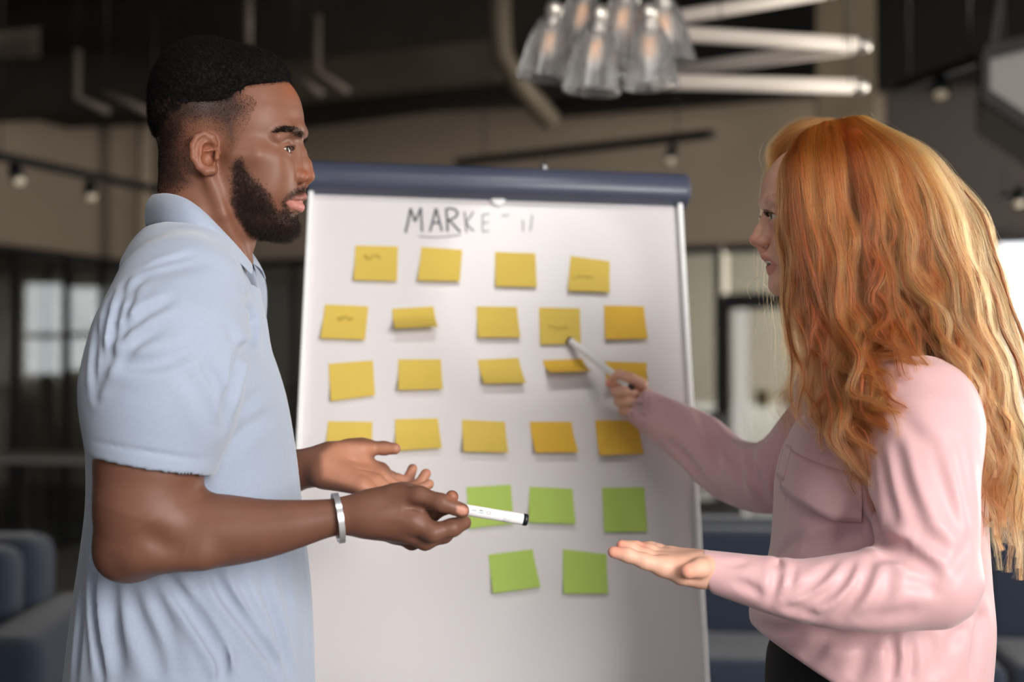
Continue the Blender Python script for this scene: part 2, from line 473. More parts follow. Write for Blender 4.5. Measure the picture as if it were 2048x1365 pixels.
# glowing panes that imitate a window's reflection in the left glass
e = empty('window_reflection', rp(-5.95, 5, 0)); tag(e, kind='structure')
def reflected_window(x0, x1, y0, y1, d):
    a = V(x0, y1, d); b = V(x1, y0, d)
    bm = bmesh.new(); obox(bm, (a + b) / 2, (1, 0, 0), (0, 1, 0), Z, b.x - a.x, .03, b.z - a.z); bm_obj('reflection_pane', bm, mat('reflected_daylight', (170, 178, 186), .6, emit=(200, 206, 212), estr=1.7), e)
    bar('reflection_bar', Vector((a.x, a.y - .05, a.z + (b.z - a.z) * .42)), Vector((b.x, a.y - .05, a.z + (b.z - a.z) * .42)), .04, .06, m_black, e)
reflected_window(52, 126, 568, 748, 14.2)
reflected_window(134, 215, 575, 740, 14.2)

# ================================================================== flip-chart easel
TL, TR, BL, BR = V(618, 382, 2.600), V(1361.2, 407.2, 2.659), V(561.7, 1517.8, 2.237), V(1424, 1517.9, 2.296)
BX = (TR - TL).normalized()
BN = BX.cross(((TL - BL)).normalized()).normalized()
if BN.y > 0: BN = -BN                       # towards the camera
BY = BN.cross(BX).normalized()              # up the board
if BY.z < 0: BY = -BY
BW = 0.690; BH = 1.0
BC = TL + BX * BW / 2 - BY * BH / 2
def ray_board(px, py, off=0.0):
    o = Vector(CAM); d = Vector(FW + RT * (px - 1024.0) / FPX + UP * (682.5 - py) / FPX)
    t = (TL + BN * off - o).dot(BN) / d.dot(BN)
    return o + d * t
m_board = mat('whiteboard_enamel', (208, 203, 204), 0.32, 0.5, var=0.012, scale=6)
m_edge = mat('board_white_plastic', (236, 236, 236), .45, .5, var=.02)
m_navy = mat('navy_plastic', (70, 74, 92), 0.36, 0.5, var=0.06, scale=12)
m_steel = mat('satin_steel', (150, 152, 156), .35, .5, metal=1.0, var=.05)
easel = empty('flipchart_easel', (BC.x, BC.y + .25, 0)); tag(easel, 'white flip-chart board with a navy clamp bar, covered in sticky notes', 'flipchart')
bm = bmesh.new(); obox(bm, BC - BN * .010, BX, BN, BY, BW, .020, BH, .003); bm_obj('board', bm, m_board, easel)
for s in (-1, 1):
    bm = bmesh.new(); obox(bm, BC + BX * s * (BW / 2 - .0045) + BN * .001, BX, BN, BY, .009, .026, BH + .004, .002); bm_obj('side_rim', bm, m_edge, easel)
bm = bmesh.new(); obox(bm, BC - BY * (BH / 2 + .002) + BN * .001, BX, BN, BY, BW, .026, .012, .002); bm_obj('bottom_rim', bm, m_edge, easel)
# clamp bar: a D-shaped bar along the top
bm = bmesh.new(); c0 = TL - BX * .022 + BY * .020; L = BW + .034
prof = [(-.032, -.024), (-.032, .030), (-.026, .034), (.004, .034), (.016, .030), (.026, .020), (.031, .004), (.030, -.012), (.024, -.022), (.016, -.027), (-.026, -.027)]
rows = []
for s in (0, .004, .008, L - .008, L - .004, L):
    k = .86 if s in (0, L) else (.96 if s in (.004, L - .004) else 1.0)
    rows.append([bm.verts.new(c0 + BX * s + BN * (a * k + .008) + BY * (b * k)) for a, b in prof])
n = len(prof)
for r0, r1 in zip(rows, rows[1:]):
    for k in range(n): bm.faces.new((r0[k], r0[(k + 1) % n], r1[(k + 1) % n], r1[k]))
bm.faces.new(rows[0][::-1]); bm.faces.new(rows[-1])
bmo = bm_obj('clamp_bar', bm, m_navy, easel); bmo.data.polygons.foreach_set('use_smooth', [True] * len(bmo.data.polygons))
bmo.data.set_sharp_from_angle(angle=.6)
# small white hook and screw on the bar
bm = bmesh.new(); q = ray_board(996, 399, .004); lathe(bm, [(.001, .004), (.010, .004), (.0135, .002), (.014, 0), (.001, 0)], q, BN, 24); bm_obj('hook_cap', bm, m_edge, easel, True)
q = ray_board(1088, 333, .0); bm = bmesh.new(); lathe(bm, [(.001, .009), (.003, .008), (.0045, .004), (.0045, -.01), (.001, -.01)], q, BY, 16); bm_obj('screw', bm, m_steel, easel, True)
# tripod legs and tray
for s in (-1, 1):
    a = BC + BX * s * .24 - BN * .03 + BY * .40
    bt = Vector((BC.x + s * .36, a.y - .12, 0.0)) + Vector((0, -.30, 0))
    lg = tube_obj('leg', [a, bt], .014, m_steel, easel)
    bm = bmesh.new(); lathe(bm, [(.001, 0), (.02, 0), (.018, .03), (.001, .035)], bt, (0, 0, 1), 16); bm_obj('foot', bm, m_black, lg, True)
a = BC - BN * .03 + BY * .42
lg = tube_obj('leg', [a, Vector((BC.x, a.y + .75, 0))], .014, m_steel, easel)
bm = bmesh.new(); obox(bm, BC - BY * (BH / 2 + .03) + BN * .03, BX, BN, BY, .6, .07, .012, .003); bm_obj('tray', bm, m_navy, easel)

# handwritten heading, in marker strokes
m_ink = mat('faded_marker_ink', (92, 92, 98), .6, .3, var=.25, scale=60)
m_ink2 = mat('very_faded_marker_ink', (120, 118, 126), .6, .3, var=.12, scale=60)
m_ink3 = mat('nearly_erased_marker_ink', (112, 110, 118), .6, .3, var=.06, scale=60)
def strokes(name, lst, m, w):
    bm = bmesh.new()
    for st in lst:
        pts = catmull([tuple(ray_board(x, y, .0006)) for x, y in st], max(3, 6 * (len(st) - 1)))
        wd = w if not isinstance(w, dict) else w
        ring = []
        for i, p in enumerate(pts):
            p = Vector(p); t = Vector(pts[min(i + 1, len(pts) - 1)]) - Vector(pts[max(0, i - 1)])
            s = t.normalized().cross(BN)
            ring.append((bm.verts.new(p + s * wd / 2), bm.verts.new(p - s * wd / 2), bm.verts.new(p + s * wd / 2 + BN * .0004), bm.verts.new(p - s * wd / 2 + BN * .0004)))
        for a, b in zip(ring, ring[1:]):
            bm.faces.new((a[2], b[2], b[3], a[3])); bm.faces.new((a[0], b[0], b[2], a[2])); bm.faces.new((a[1], a[3], b[3], b[1]))
    return bm_obj(name, bm, m, easel)
# letters traced as strokes: M A R | K | E T I
strokes('heading_letters', [
    [(811, 466), (817, 440), (821, 417)], [(821, 417), (826, 432), (830, 444)], [(830, 444), (836, 430), (842, 416)], [(842, 416), (843, 440), (844, 464)],
    [(860, 464), (866, 440), (872, 417)], [(872, 417), (878, 440), (884, 463)], [(863, 447), (872, 446), (881, 445)],
    [(895, 464), (894, 440), (892, 418)], [(892, 418), (906, 418), (915, 426), (909, 436), (895, 441)], [(898, 441), (909, 452), (921, 465)]], m_ink, .0042)
strokes('heading_underline', [[(837, 473), (862, 475), (890, 474), (922, 470)]], m_ink2, .0022)
strokes('heading_letter_k', [[(933, 466), (931, 442), (929, 424)], [(947, 424), (939, 436), (932, 445)], [(932, 445), (940, 456), (948, 463)]], m_ink2, .0032)
for _st in ([
    [[(965, 464), (965, 446), (965, 430)], [(965, 430), (972, 429), (979, 428)], [(965, 446), (971, 446), (977, 445)], [(965, 464), (972, 463), (978, 462)]],
    [[(1003, 432), (1010, 431), (1018, 431)]], [[(1046, 463), (1046, 450), (1045, 440)]], [[(1060, 463), (1063, 446), (1064, 430)]]]):
    strokes('heading_letter_faint', _st, m_ink3, .0022)

# ---- sticky notes: each traced by its four corners; the free lower edge curls off the board
m_yel = mat('yellow_note_paper', (210, 182, 86), .75, .25, var=.02, scale=30)
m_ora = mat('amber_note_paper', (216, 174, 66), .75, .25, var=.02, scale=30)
m_grn = mat('green_note_paper', (170, 196, 96), .75, .25, var=.02, scale=30)
m_pencil = mat('faint_pencil', (160, 138, 60), .7, .2)
def note(tl, tr, br, bl, m, label, group, lift=.010, marks=None, skew=0.0):
    """pixel corners; the note hangs from its stuck upper strip and lifts towards the lower edge"""
    n = 10; verts = []; faces = []
    W = .0757
    a, b = ray_board(*tl, .0012), ray_board(*tr, .0012)
    cl, cr = ray_board(*bl, .0012), ray_board(*br, .0012)
    grid = {}
    for j in range(n + 1):
        v = j / n
        # a note is 76 mm tall: where the photo shows it shorter, the lower part stands out from the board
        for i in range(n + 1):
            u = i / n
            top = a.lerp(b, u); bot = cl.lerp(cr, u)
            p = top.lerp(bot, v)
            h = lift * (max(0, v - .22) / .78) ** 1.7 * (1 + skew * (u - .5) * 2)
            grid[i, j] = len(verts); verts.append(p + BN * h)
    k = len(verts)
    verts += [p - BN * .0005 for p in verts]
    for j in range(n):
        for i in range(n):
            q = (grid[i, j], grid[i, j + 1], grid[i + 1, j + 1], grid[i + 1, j])
            faces.append(q); faces.append(tuple(x + k for x in q[::-1]))
    ed = [grid[i, 0] for i in range(n + 1)] + [grid[n, j] for j in range(1, n + 1)] + [grid[i, n] for i in range(n - 1, -1, -1)] + [grid[0, j] for j in range(n - 1, 0, -1)]
    for x, y in zip(ed, ed[1:] + ed[:1]):
        faces.append((x, y, y + k, x + k))
    me = bpy.data.meshes.new('sticky_note'); me.from_pydata([tuple(v) for v in verts], [], faces)
    me.polygons.foreach_set('use_smooth', [True] * len(me.polygons)); me.update()
    me.set_sharp_from_angle(angle=.8)
    o = link('sticky_note', me, m); tag(o, label, 'sticky note', group)
    if marks:
        bm = bmesh.new(); rnd = random.Random(len(label))
        x0, x1, yy = marks
        pts = []
        for i in range(14):
            f = i / 13; pts.append((x0 + (x1 - x0) * f, yy + rnd.uniform(-5, 5)))
        for s, t in zip(pts, pts[1:]):
            A = ray_board(*s, lift * .35 + .0022); B = ray_board(*t, lift * .35 + .0022)
            sd = (B - A).normalized().cross(BN) * .0005
            vs = [bm.verts.new(A + sd), bm.verts.new(B + sd), bm.verts.new(B - sd), bm.verts.new(A - sd)]; bm.faces.new(vs)
        bm_obj('pencil_scribble', bm, m_pencil, o)
    return o
G1, G2, G3, G4, G5, G6 = ('notes in the first row', 'notes in the second row', 'notes in the third row', 'notes in the fourth row', 'notes in the green row', 'notes in the lowest row')
N = note
N((711, 491), (796, 493), (794, 566), (707, 564), m_yel, 'yellow sticky note nearest the heading letters MA, first of the top row', G1, .008, (728, 762, 514))
N((843, 494), (925, 500), (919, 567), (835, 566), m_yel, 'yellow sticky note under the letter R of the heading, second of the top row', G1, .010)
N((990, 504), (1071, 507), (1073, 578), (990, 576), m_yel, 'yellow sticky note in the bright light pool, third of the top row', G1, .008)
N((1141, 512), (1220, 523), (1218, 589), (1135, 586), m_yel, 'tilted yellow sticky note with a pencilled word, last of the top row', G1, .010, (1146, 1188, 553))
N((650, 609), (737, 613), (730, 684), (641, 681), m_yel, 'yellow sticky note with faint scribble, first of the second row', G2, .010, (674, 706, 637))
N((784, 618), (867, 613), (875, 666), (789, 670), m_yel, 'short-looking yellow sticky note curling outward, second of the second row', G2, .030)
N((953, 613), (1034, 614), (1040, 680), (955, 680), m_yel, 'yellow sticky note in the middle of the second row', G2, .012)
N((1078, 615), (1160, 617), (1161, 690), (1080, 692), m_yel, 'yellow sticky note with a pencilled word touched by the marker tip', G2, .006, (1098, 1136, 656))
N((1208, 611), (1288, 613), (1294, 682), (1209, 683), m_ora, 'yellow sticky note at the outer end of the second row, above the pointing hand', G2, .010)
N((657, 728), (746, 721), (750, 794), (662, 806), m_yel, 'slightly tilted yellow sticky note, first of the third row', G3, .008)
N((797, 719), (882, 719), (885, 784), (796, 786), m_yel, 'yellow sticky note, second of the third row', G3, .014)
N((955, 720), (1037, 716), (1050, 774), (966, 775), m_yel, 'curled yellow sticky note in the middle of the third row', G3, .020)
N((1085, 721), (1165, 718), (1180, 756), (1098, 760), m_ora, 'strongly curled yellow sticky note just under the pointing marker', G3, .036)
N((1210, 723), (1294, 726), (1292, 775), (1212, 782), m_ora, 'amber sticky note partly behind the pointing hand', G3, .026)
N((656, 843), (745, 844), (744, 915), (650, 913), m_yel, 'yellow sticky note partly hidden by the open palm of the man', G4, .010)
N((790, 839), (876, 837), (883, 901), (791, 907), m_yel, 'yellow sticky note beside the thumb of the open palm', G4, .014)
N((924, 840), (1010, 844), (1015, 911), (926, 909), m_yel, 'yellow sticky note in the middle of the fourth row', G4, .016)
N((1059, 844), (1143, 844), (1154, 911), (1069, 912), m_ora, 'amber sticky note, fourth of the fourth row', G4, .018)
N((1190, 841), (1276, 841), (1285, 913), (1197, 916), m_ora, 'amber sticky note shaded by the pink sleeve', G4, .014)
N((933, 975), (1022, 970), (1027, 1050), (938, 1060), m_grn, 'green sticky note directly behind the marker in the hand of the man', G5, .008)
N((1059, 974), (1145, 978), (1150, 1052), (1056, 1049), m_grn, 'green sticky note at the tip of the marker the man holds', G5, .012)
N((1204, 976), (1289, 975), (1294, 1065), (1208, 1066), m_grn, 'flat green sticky note at the outer end of the green row', G5, .004)
N((977, 1110), (1065, 1099), (1080, 1177), (985, 1190), m_grn, 'tilted green sticky note in the lowest row', G6, .010)
N((1126, 1099), (1213, 1109), (1215, 1190), (1126, 1190), m_grn, 'green sticky note with a dark upper fold beside the open hand of the woman', G6, .008)

# ================================================================== lamps
m_clear = mat('clear_glass', (252, 252, 252), 0.02, 0.8, trans=0.93, ior=1.35); m_clear.node_tree.nodes['Principled BSDF'].inputs['Alpha'].default_value = .72
m_sock = mat('brushed_metal_socket', (205, 198, 188), .35, .5, metal=.8, var=.06)
m_fil = mat('amber_filament', (240, 160, 60), .5, emit=(255, 170, 80), estr=.7)
m_bulb = mat('bulb_glass', (252, 248, 240), 0.06, 1.0); m_bulb.node_tree.nodes['Principled BSDF'].inputs['Alpha'].default_value = .28
ch = empty('glass_chandelier', V(1215, -250, 3.4)); tag(ch, 'cluster of clear glass bell pendants with glowing bulbs hung above the easel', 'chandelier')
ceil = V(1215, -250, 3.4)
def bell(bx, by, tx, ty, d, rb=.066):
    """bottom centre pixel, top (socket) pixel, depth"""
    a = V(bx, by, d); b = V(tx, ty, d); ax = (b - a); H = ax.length; ax.normalize()
    bm = bmesh.new()
    pr = [(1.0, 0), (.985, .03), (.93, .15), (.86, .32), (.78, .5), (.68, .68), (.55, .82), (.40, .92), (.30, .97), (.28, 1.02)]
    out = [(r * rb, h * H) for r, h in pr]; inn = [(r * rb - .003, h * H) for r, h in pr][::-1]
    lathe(bm, out + inn, a, ax, 70, closed=True)
    n_ = ax.orthogonal().normalized(); c_ = ax.cross(n_)
    for v in bm.verts:                                   # gently fluted wall
        r_ = v.co - a; hh = r_.dot(ax); r_ = r_ - ax * hh; an = math.atan2(r_.dot(c_), r_.dot(n_)); v.co += r_ * (.035 * math.cos(an * 14))
    sh = bm_obj('shade', bm, m_clear, ch, True)
    bm = bmesh.new(); lathe(bm, [(.001, H * .80), (.016, H * .80), (.019, H * .84), (.019, H * 1.02), (.022, H * 1.05), (.020, H * 1.16), (.010, H * 1.22), (.001, H * 1.22)], a, ax, 20)
    bm_obj('socket', bm, m_sock, ch, True)
    bm = bmesh.new(); lathe(bm, [(.001, H * .30), (.012, H * .32), (.020, H * .40), (.0215, H * .52), (.018, H * .66), (.012, H * .78), (.011, H * .80)], a, ax, 20)
    bu = bm_obj('bulb', bm, m_bulb, ch, True)
    n = ax.orthogonal().normalized(); c = ax.cross(n)
    bm = bmesh.new()
    pts = []
    for k in range(9):
        an = k / 8 * 2 * math.pi; pts.append(a + ax * (H * (.44 if k % 2 else .72)) + (n * math.cos(an) + c * math.sin(an)) * .008)
    tube(bm, pts, .0011, 6); bm_obj('filament', bm, m_fil, bu, True)
    tube_obj('cord', [a + ax * H * 1.2, (a + ax * H * 1.2).lerp(Vector((ceil.x, ceil.y, CH)), .3) * 1, Vector((ceil.x, ceil.y, CH))], .003, m_black, ch, 8)
for args in [(1086, 160, 1106, 30, 3.40), (1182, 186, 1196, 40, 3.30), (1236, 120, 1250, -20, 3.42), (1302, 176, 1296, 36, 3.36), (1338, 128, 1322, -8, 3.46), (1150, 110, 1172, -30, 3.55), (1268, 150, 1264, 0, 3.60)]:
    bell(*args)
bm = bmesh.new(); lathe(bm, [(.001, 0), (.10, 0), (.11, .02), (.10, .04), (.001, .04)], Vector((ceil.x, ceil.y, CH - .04)), (0, 0, 1), 24); bm_obj('ceiling_rose', bm, m_black, ch, True)

m_tube = mat('frosted_white_tube', (206, 194, 182), .5, .4, emit=(255, 240, 225), estr=.04)
tl_ = empty('tube_lamp', V(1540, 60, 4.6)); tag(tl_, 'zigzag lamp of white tubes hanging beside the glass chandelier', 'lamp')
for a, b, d0, d1 in (((1330, 66), (1722, 90), 4.3, 4.5), ((1722, 92), (1325, 146), 4.5, 5.0), ((1325, 164), (1716, 173), 4.3, 4.5), ((1300, 44), (1660, -18), 4.9, 5.0)):
    A, B = V(*a, d0), V(*b, d1)
    o = tube_obj('light_tube', [A, B], .0245, m_tube, tl_, 20)
    t = (B - A).normalized()
    for q, s in ((A, -1), (B, 1)):
        bm = bmesh.new(); lathe(bm, [(.001, .03), (.016, .03), (.022, .02), (.026, 0), (.026, -.02), (.001, -.02)], q, t * s, 16); bm_obj('end_cap', bm, m_sock, o, True)
for x, y in ((1440, 68), (1690, 85), (1700, 168)):
    tube_obj('hanging_wire', [V(x, y, 4.45), Vector((V(x, y, 4.45).x, V(x, y, 4.45).y, CH))], .002, m_black, tl_, 6)

# housing of the lamp added to brighten the board
_t = (Vector((0.0, 2.3, 1.15)) - ADDED_LAMP).normalized(); _x = Vector((1, 0, 0)); _x = (_x - _t * _x.dot(_t)).normalized(); _y = _t.cross(_x)
cl_ = empty('added_board_lamp', ADDED_LAMP); tag(cl_, 'long black lamp added above the frame to brighten the board', 'lamp')
bm = bmesh.new(); obox(bm, ADDED_LAMP - _t * .05, _x, _y, _t, 1.66, .41, .06, .005); bm_obj('housing', bm, m_black, cl_)
for s in (-1, 1):
    q = ADDED_LAMP + _x * s * .7 - _t * .05; tube_obj('hanging_wire', [q, Vector((q.x, q.y, CH))], .003, m_black, cl_, 6)
# ceiling spotlights aimed at the board: the first, assumed, throws the round pool of light on the notes; the second, added, imitates sunlight
def spotlight(loc, px, energy, size, blend, label):
    loc = Vector(loc); se = empty('unseen_spotlight', loc); tag(se, label, 'spotlight')
    aimp = ray_board(*px); t = (aimp - loc).normalized()
    bm = bmesh.new(); lathe(bm, [(.001, -.16), (.05, -.16), (.055, -.14), (.06, -.02), (.06, 0), (.052, 0), (.05, -.06), (.001, -.07)], loc, t, 24); bm_obj('lamp_head', bm, m_black, se, True)
    tube_obj('stem', [loc - t * .1, Vector((loc.x, loc.y, CH))], .01, m_black, se)
    L = bpy.data.lights.new('spot', 'SPOT'); L.energy = energy; L.color = (1.0, .97, .93); L.spot_size = math.radians(size); L.spot_blend = blend; L.shadow_soft_size = .035
    lo = bpy.data.objects.new('spot', L); COL.objects.link(lo); lo.location = loc + t * .02; aim(lo, aimp)
spotlight((0.38, 0.75, 3.55), (1075, 560), 40, 8.6, .22, 'black ceiling spotlight assumed to throw a round pool of light on the upper notes')
spotlight((-0.10, 0.60, 3.55), (935, 1235), 17, 4.2, .85, 'black spotlight added to imitate a sunlit patch low on the board')

# ================================================================== implicit modelling (bodies and clothes)
def smin(a, b, k):
    if k <= 0: return np.minimum(a, b)
    h = np.maximum(k - np.abs(a - b), 0.0)
    return np.minimum(a, b) - h * h * (0.25 / k)
def smax(a, b, k):
    return -smin(-a, -b, k)
class Prim:
    __slots__ = ('f', 'lo', 'hi')
    def __init__(s, f, lo, hi): s.f = f; s.lo = np.asarray(lo, float); s.hi = np.asarray(hi, float)
def rcone(a, b, ra, rb):
    a = np.asarray(a, float); b = np.asarray(b, float); ab = b - a; L2 = max(float(ab @ ab), 1e-12)
    def f(p):
        t = np.clip(((p - a) @ ab) / L2, 0, 1)
        q = p - a; q -= t[:, None] * ab
        return np.sqrt(np.einsum('ij,ij->i', q, q)) - (ra + (rb - ra) * t)
    r = max(ra, rb)
    return Prim(f, np.minimum(a, b) - r, np.maximum(a, b) + r)
def union_near(ps, k, p):
    """smooth union of the shapes whose boxes come near the points p"""
    lo = p.min(0); hi = p.max(0); gaps = []
    for q in ps:
        g = np.maximum(np.maximum(q.lo - hi, lo - q.hi), 0); gaps.append(float(np.sqrt(g @ g)))
    lim = max(min(gaps) + 1e-6, k + .036); d = None
    for q, g in zip(ps, gaps):
        if g <= lim:
            e = q.f(p); d = e if d is None else smin(d, e, k)
    return d
def chain(pts, rad, k):
    """smoothly joined capsules through pts"""
    ps = [rcone(pts[i], pts[i + 1], rad[i], rad[i + 1]) for i in range(len(pts) - 1)]
    return Prim(lambda p: union_near(ps, k, p), np.min([q.lo for q in ps], 0), np.max([q.hi for q in ps], 0))
def schain(pts, rad, k, n=14):
    """the same along a smooth curve with smoothly varying radius"""
    q = catmull(np.concatenate([np.asarray(pts, float), np.asarray(rad, float)[:, None]], 1), n)
    a = q[:-1, :3]; ab = q[1:, :3] - a; L2 = np.maximum((ab * ab).sum(1), 1e-12); ra = q[:-1, 3]; dr = np.diff(q[:, 3])
    def f(p):
        best = np.full(len(p), 1e9); rad_ = np.zeros(len(p))
        for i in range(len(a)):
            t = np.clip(((p - a[i]) @ ab[i]) / L2[i], 0, 1); w = p - a[i]; w -= t[:, None] * ab[i]
            d2 = np.einsum('ij,ij->i', w, w); m = d2 < best
            best = np.where(m, d2, best); rad_ = np.where(m, ra[i] + dr[i] * t, rad_)
        return np.sqrt(best) - rad_
    R_ = q[:, 3:4]
    return Prim(f, (q[:, :3] - R_).min(0), (q[:, :3] + R_).max(0))
def rot_matrix(e):
    return np.array(Matrix.Rotation(e[2], 3, 'Z') @ Matrix.Rotation(e[1], 3, 'Y') @ Matrix.Rotation(e[0], 3, 'X'))
def ell(c, r, e=None, R=None):
    c = np.asarray(c, float); r = np.asarray(r, float)
    if R is None: R = rot_matrix(e) if e is not None else None
    def f(p):
        q = p - c
        if R is not None: q = q @ R          # into the local frame
        k0 = np.sqrt(((q / r) ** 2).sum(1)); k1 = np.sqrt(((q / (r * r)) ** 2).sum(1))
        return k0 * (k0 - 1) / np.maximum(k1, 1e-9)
    m = r.max() if R is not None else r
    return Prim(f, c - m, c + m)
def ecap(a, b, ra, rb, flat, axis):
    """capsule from a to b squashed by `flat` along axis (unit): wide arms, palms, sleeves"""
    ax = np.asarray(axis, float); ax = ax / np.linalg.norm(ax)
    a = np.asarray(a, float); b = np.asarray(b, float)
    ab = b - a; L2 = float(ab @ ab)
    def f(p):
        t = np.clip(((p - a) @ ab) / L2, 0, 1)
        q = p - a - t[:, None] * ab
        z = q @ ax
        q = q + np.outer(z * (1 / flat - 1), ax)
        return (np.sqrt((q * q).sum(1)) - (ra + (rb - ra) * t)) * min(flat, 1.0) ** .5
    r = max(ra, rb) * max(1, flat)
    return Prim(f, np.minimum(a, b) - r, np.maximum(a, b) + r)
def loft(sec, cy, axis_x=0, axis_y=1, n=2.2):
    """horizontal sections: rows (z, x_front, x_back, half_width, widest 0..1 from the back, y centre); body with superellipse sections"""
    s = np.array(sorted(sec, key=lambda r: r[0]), float)
    zz = s[:, 0]
    def f(p):
        z = p[:, 2]
        zc = np.clip(z, zz[0], zz[-1])
        v = [np.interp(zc, zz, s[:, i]) for i in range(1, s.shape[1])]
        xf, xb, w, wide = v[0], v[1], v[2], v[3]
        yc = v[4] if len(v) > 4 else cy
        L = xf - xb
        u = np.clip((p[:, 0] - xb) / L, -.6, 1.6)
        # move the widest point
        x2 = np.where(u < wide, (u - wide) / wide, (u - wide) / (1 - wide))
        y2 = np.abs(p[:, 1] - yc) / w
        k = (np.abs(x2) ** n + y2 ** n) ** (1 / n)
        scale = np.minimum(np.abs(L) * .45, w)
        d = (k - 1) * scale
        return smax(d, np.abs(z - (zz[0] + zz[-1]) / 2) - (zz[-1] - zz[0]) / 2, .01)
    x0 = min(s[:, 1].min(), s[:, 2].min()); x1 = max(s[:, 1].max(), s[:, 2].max()); w = s[:, 3].max()
    ya, yb = (s[:, 5].min(), s[:, 5].max()) if s.shape[1] > 5 else (cy, cy)
    return Prim(f, (x0, ya - w, zz[0]), (x1, yb + w, zz[-1]))
def densify(sec, m=40):
    """smooth the section table"""
    s = np.array(sorted(sec, key=lambda r: r[0]), float)
    return catmull(s, m).tolist()
class Body:
    def __init__(s): s.ops = []
    def add(s, prim, k=.01): s.ops.append(('u', prim, k)); return s
    def sub(s, prim, k=.005): s.ops.append(('s', prim, k)); return s
    def cut(s, prim, k=.003): s.ops.append(('i', prim, k)); return s
    def disp(s, f, lo, hi): s.ops.append(('d', Prim(f, lo, hi), 0.0)); return s
    def crease(s, pts, w, amp, ax=None, side=None, n=13, lip=0.0):
        """relief of gaussian profile along a polyline: amp > 0 raises a fold, < 0 presses a groove.
        ax: measure distance only across the two given axes (e.g. (0, 2)), side: function of p giving 0..1 weight"""
        q = catmull(pts, n); q2 = q[:, list(ax)] if ax is not None else q
        a = q2[:-1]; b = q2[1:]; N_ = len(a)
        def dist(p):
            pp = p[:, list(ax)] if ax is not None else p
            best = np.full(len(p), 1e9); u = np.zeros(len(p))
            for i in range(N_):
                ab = b[i] - a[i]; r = pp - a[i]
                t = np.clip((r @ ab) / max(float(ab @ ab), 1e-12), 0, 1)
                r = r - t[:, None] * ab; r2 = np.einsum('ij,ij->i', r, r)
                m = r2 < best; best[m] = r2[m]; u[m] = (i + t[m]) / N_
            return best, u
        def f(p, d):
            best, u = dist(p)
            r_ = np.sqrt(best)
            g = amp * (np.exp(-best / (w * w)) - lip * np.exp(-((r_ - 2.1 * w) / (1.1 * w)) ** 2)) * np.sin(np.pi * np.clip(u, 0.02, .98)) ** .6
            if side is not None: g = g * side(p)
            return d - g
        pr = Prim(f, q.min(0), q.max(0))
        s.ops.append(('d', pr, (lambda p: np.sqrt(dist(p)[0]), (2.4 if not lip else 4.2) * w, abs(amp)))); return s
    def run(s, p, ops, h):
        d = np.full(len(p), 1.0)
        for kind, pr, k in ops:
            if kind == 'u': d = smin(d, pr.f(p), k)
            elif kind == 's': d = smax(d, -pr.f(p), k)
            elif kind == 'i': d = smax(d, pr.f(p), k)
            else:
                m = np.abs(d) < ((k[2] if isinstance(k, tuple) else .006) + 4 * h)
                if m.any(): d[m] = pr.f(p[m], d[m])
        return d
    def mesh(s, h, B=14, smooth=2):
        us = [o for o in s.ops if o[0] == 'u']
        lo = np.min([o[1].lo for o in us], 0) - 4 * h; hi = np.max([o[1].hi for o in us], 0) + 4 * h
        nb = np.ceil((hi - lo) / (B * h)).astype(int)
        bs = B * h; R = bs * .87
        ids = np.stack(np.meshgrid(*[np.arange(n) for n in nb], indexing='ij'), -1).reshape(-1, 3)
        # drop the blocks no solid comes near, and pick for each block the shapes that matter there
        keep = np.zeros(len(ids), bool); blo = lo + ids * bs; bhi = blo + bs
        for o in us:
            keep |= np.all(blo - 2 * h <= o[1].hi, 1) & np.all(bhi + 2 * h >= o[1].lo, 1)
        ids = ids[keep]; C = lo + (ids + .5) * bs
        dc = np.full(len(C), 1.0); use = np.zeros((len(s.ops), len(C)), bool)
        for oi, (kind, pr, k) in enumerate(s.ops):
            if kind == 'd':
                if isinstance(k, tuple):
                    i = np.where(np.abs(dc) < 1.5 * R + .02)[0]
                    if len(i): use[oi, i] = k[0](C[i]) < k[1] + R
                else: use[oi] = True
                continue
            fc = pr.f(C); g = k + 1.5 * R + 4 * h
            if kind == 'u': use[oi] = fc < g; dc = smin(dc, fc, k)
            elif kind == 's': use[oi] = fc < g; dc = smax(dc, -fc, k)
            else: use[oi] = fc > -g; dc = smax(dc, fc, k)
        live = (np.abs(dc) < 1.6 * R + .012) & use.any(0)
        ids = ids[live]; use = use[:, live]
        g = np.arange(B + 1); GI = np.stack(np.meshgrid(g, g, g, indexing='ij'), -1).reshape(-1, 3)
        g2 = np.arange(0, B + 1, 2); B2 = len(g2); G2 = np.stack(np.meshgrid(g2, g2, g2, indexing='ij'), -1).reshape(-1, 3)
        NX = nb * B + 4
        def key(c): return ((c[:, 0] + 1) * NX[1] + (c[:, 1] + 1)) * NX[2] + (c[:, 2] + 1)
        corner = [(i, j, k) for i in (0, 1) for j in (0, 1) for k in (0, 1)]
        edges = [(a, b) for a in range(8) for b in range(8) if a < b and sum(abs(x - y) for x, y in zip(corner[a], corner[b])) == 1]
        CO = np.array(corner, float)
        def block(bi, ops, full):
            o0 = lo + bi * bs
            if full:
                d = s.run(o0 + GI * h, ops, h)
            else:
                dcs = s.run(o0 + G2 * h, ops, h).reshape(B2, B2, B2)
                if dcs.min() > 4 * h or dcs.max() < -4 * h: return None
                d = dcs
                for ax in range(3):                         # linear upsampling of the coarse samples
                    d = np.moveaxis(d, ax, 0); e = np.empty((B + 1,) + d.shape[1:]); e[::2] = d; e[1::2] = (d[1:] + d[:-1]) * .5; d = np.moveaxis(e, 0, ax)
                d = np.ascontiguousarray(d).ravel()
                m = np.abs(d) < 3.2 * h
                if not m.any(): return None
                d[m] = s.run(o0 + GI[m] * h, ops, h)
            if d.min() > 0 or d.max() < 0: return None
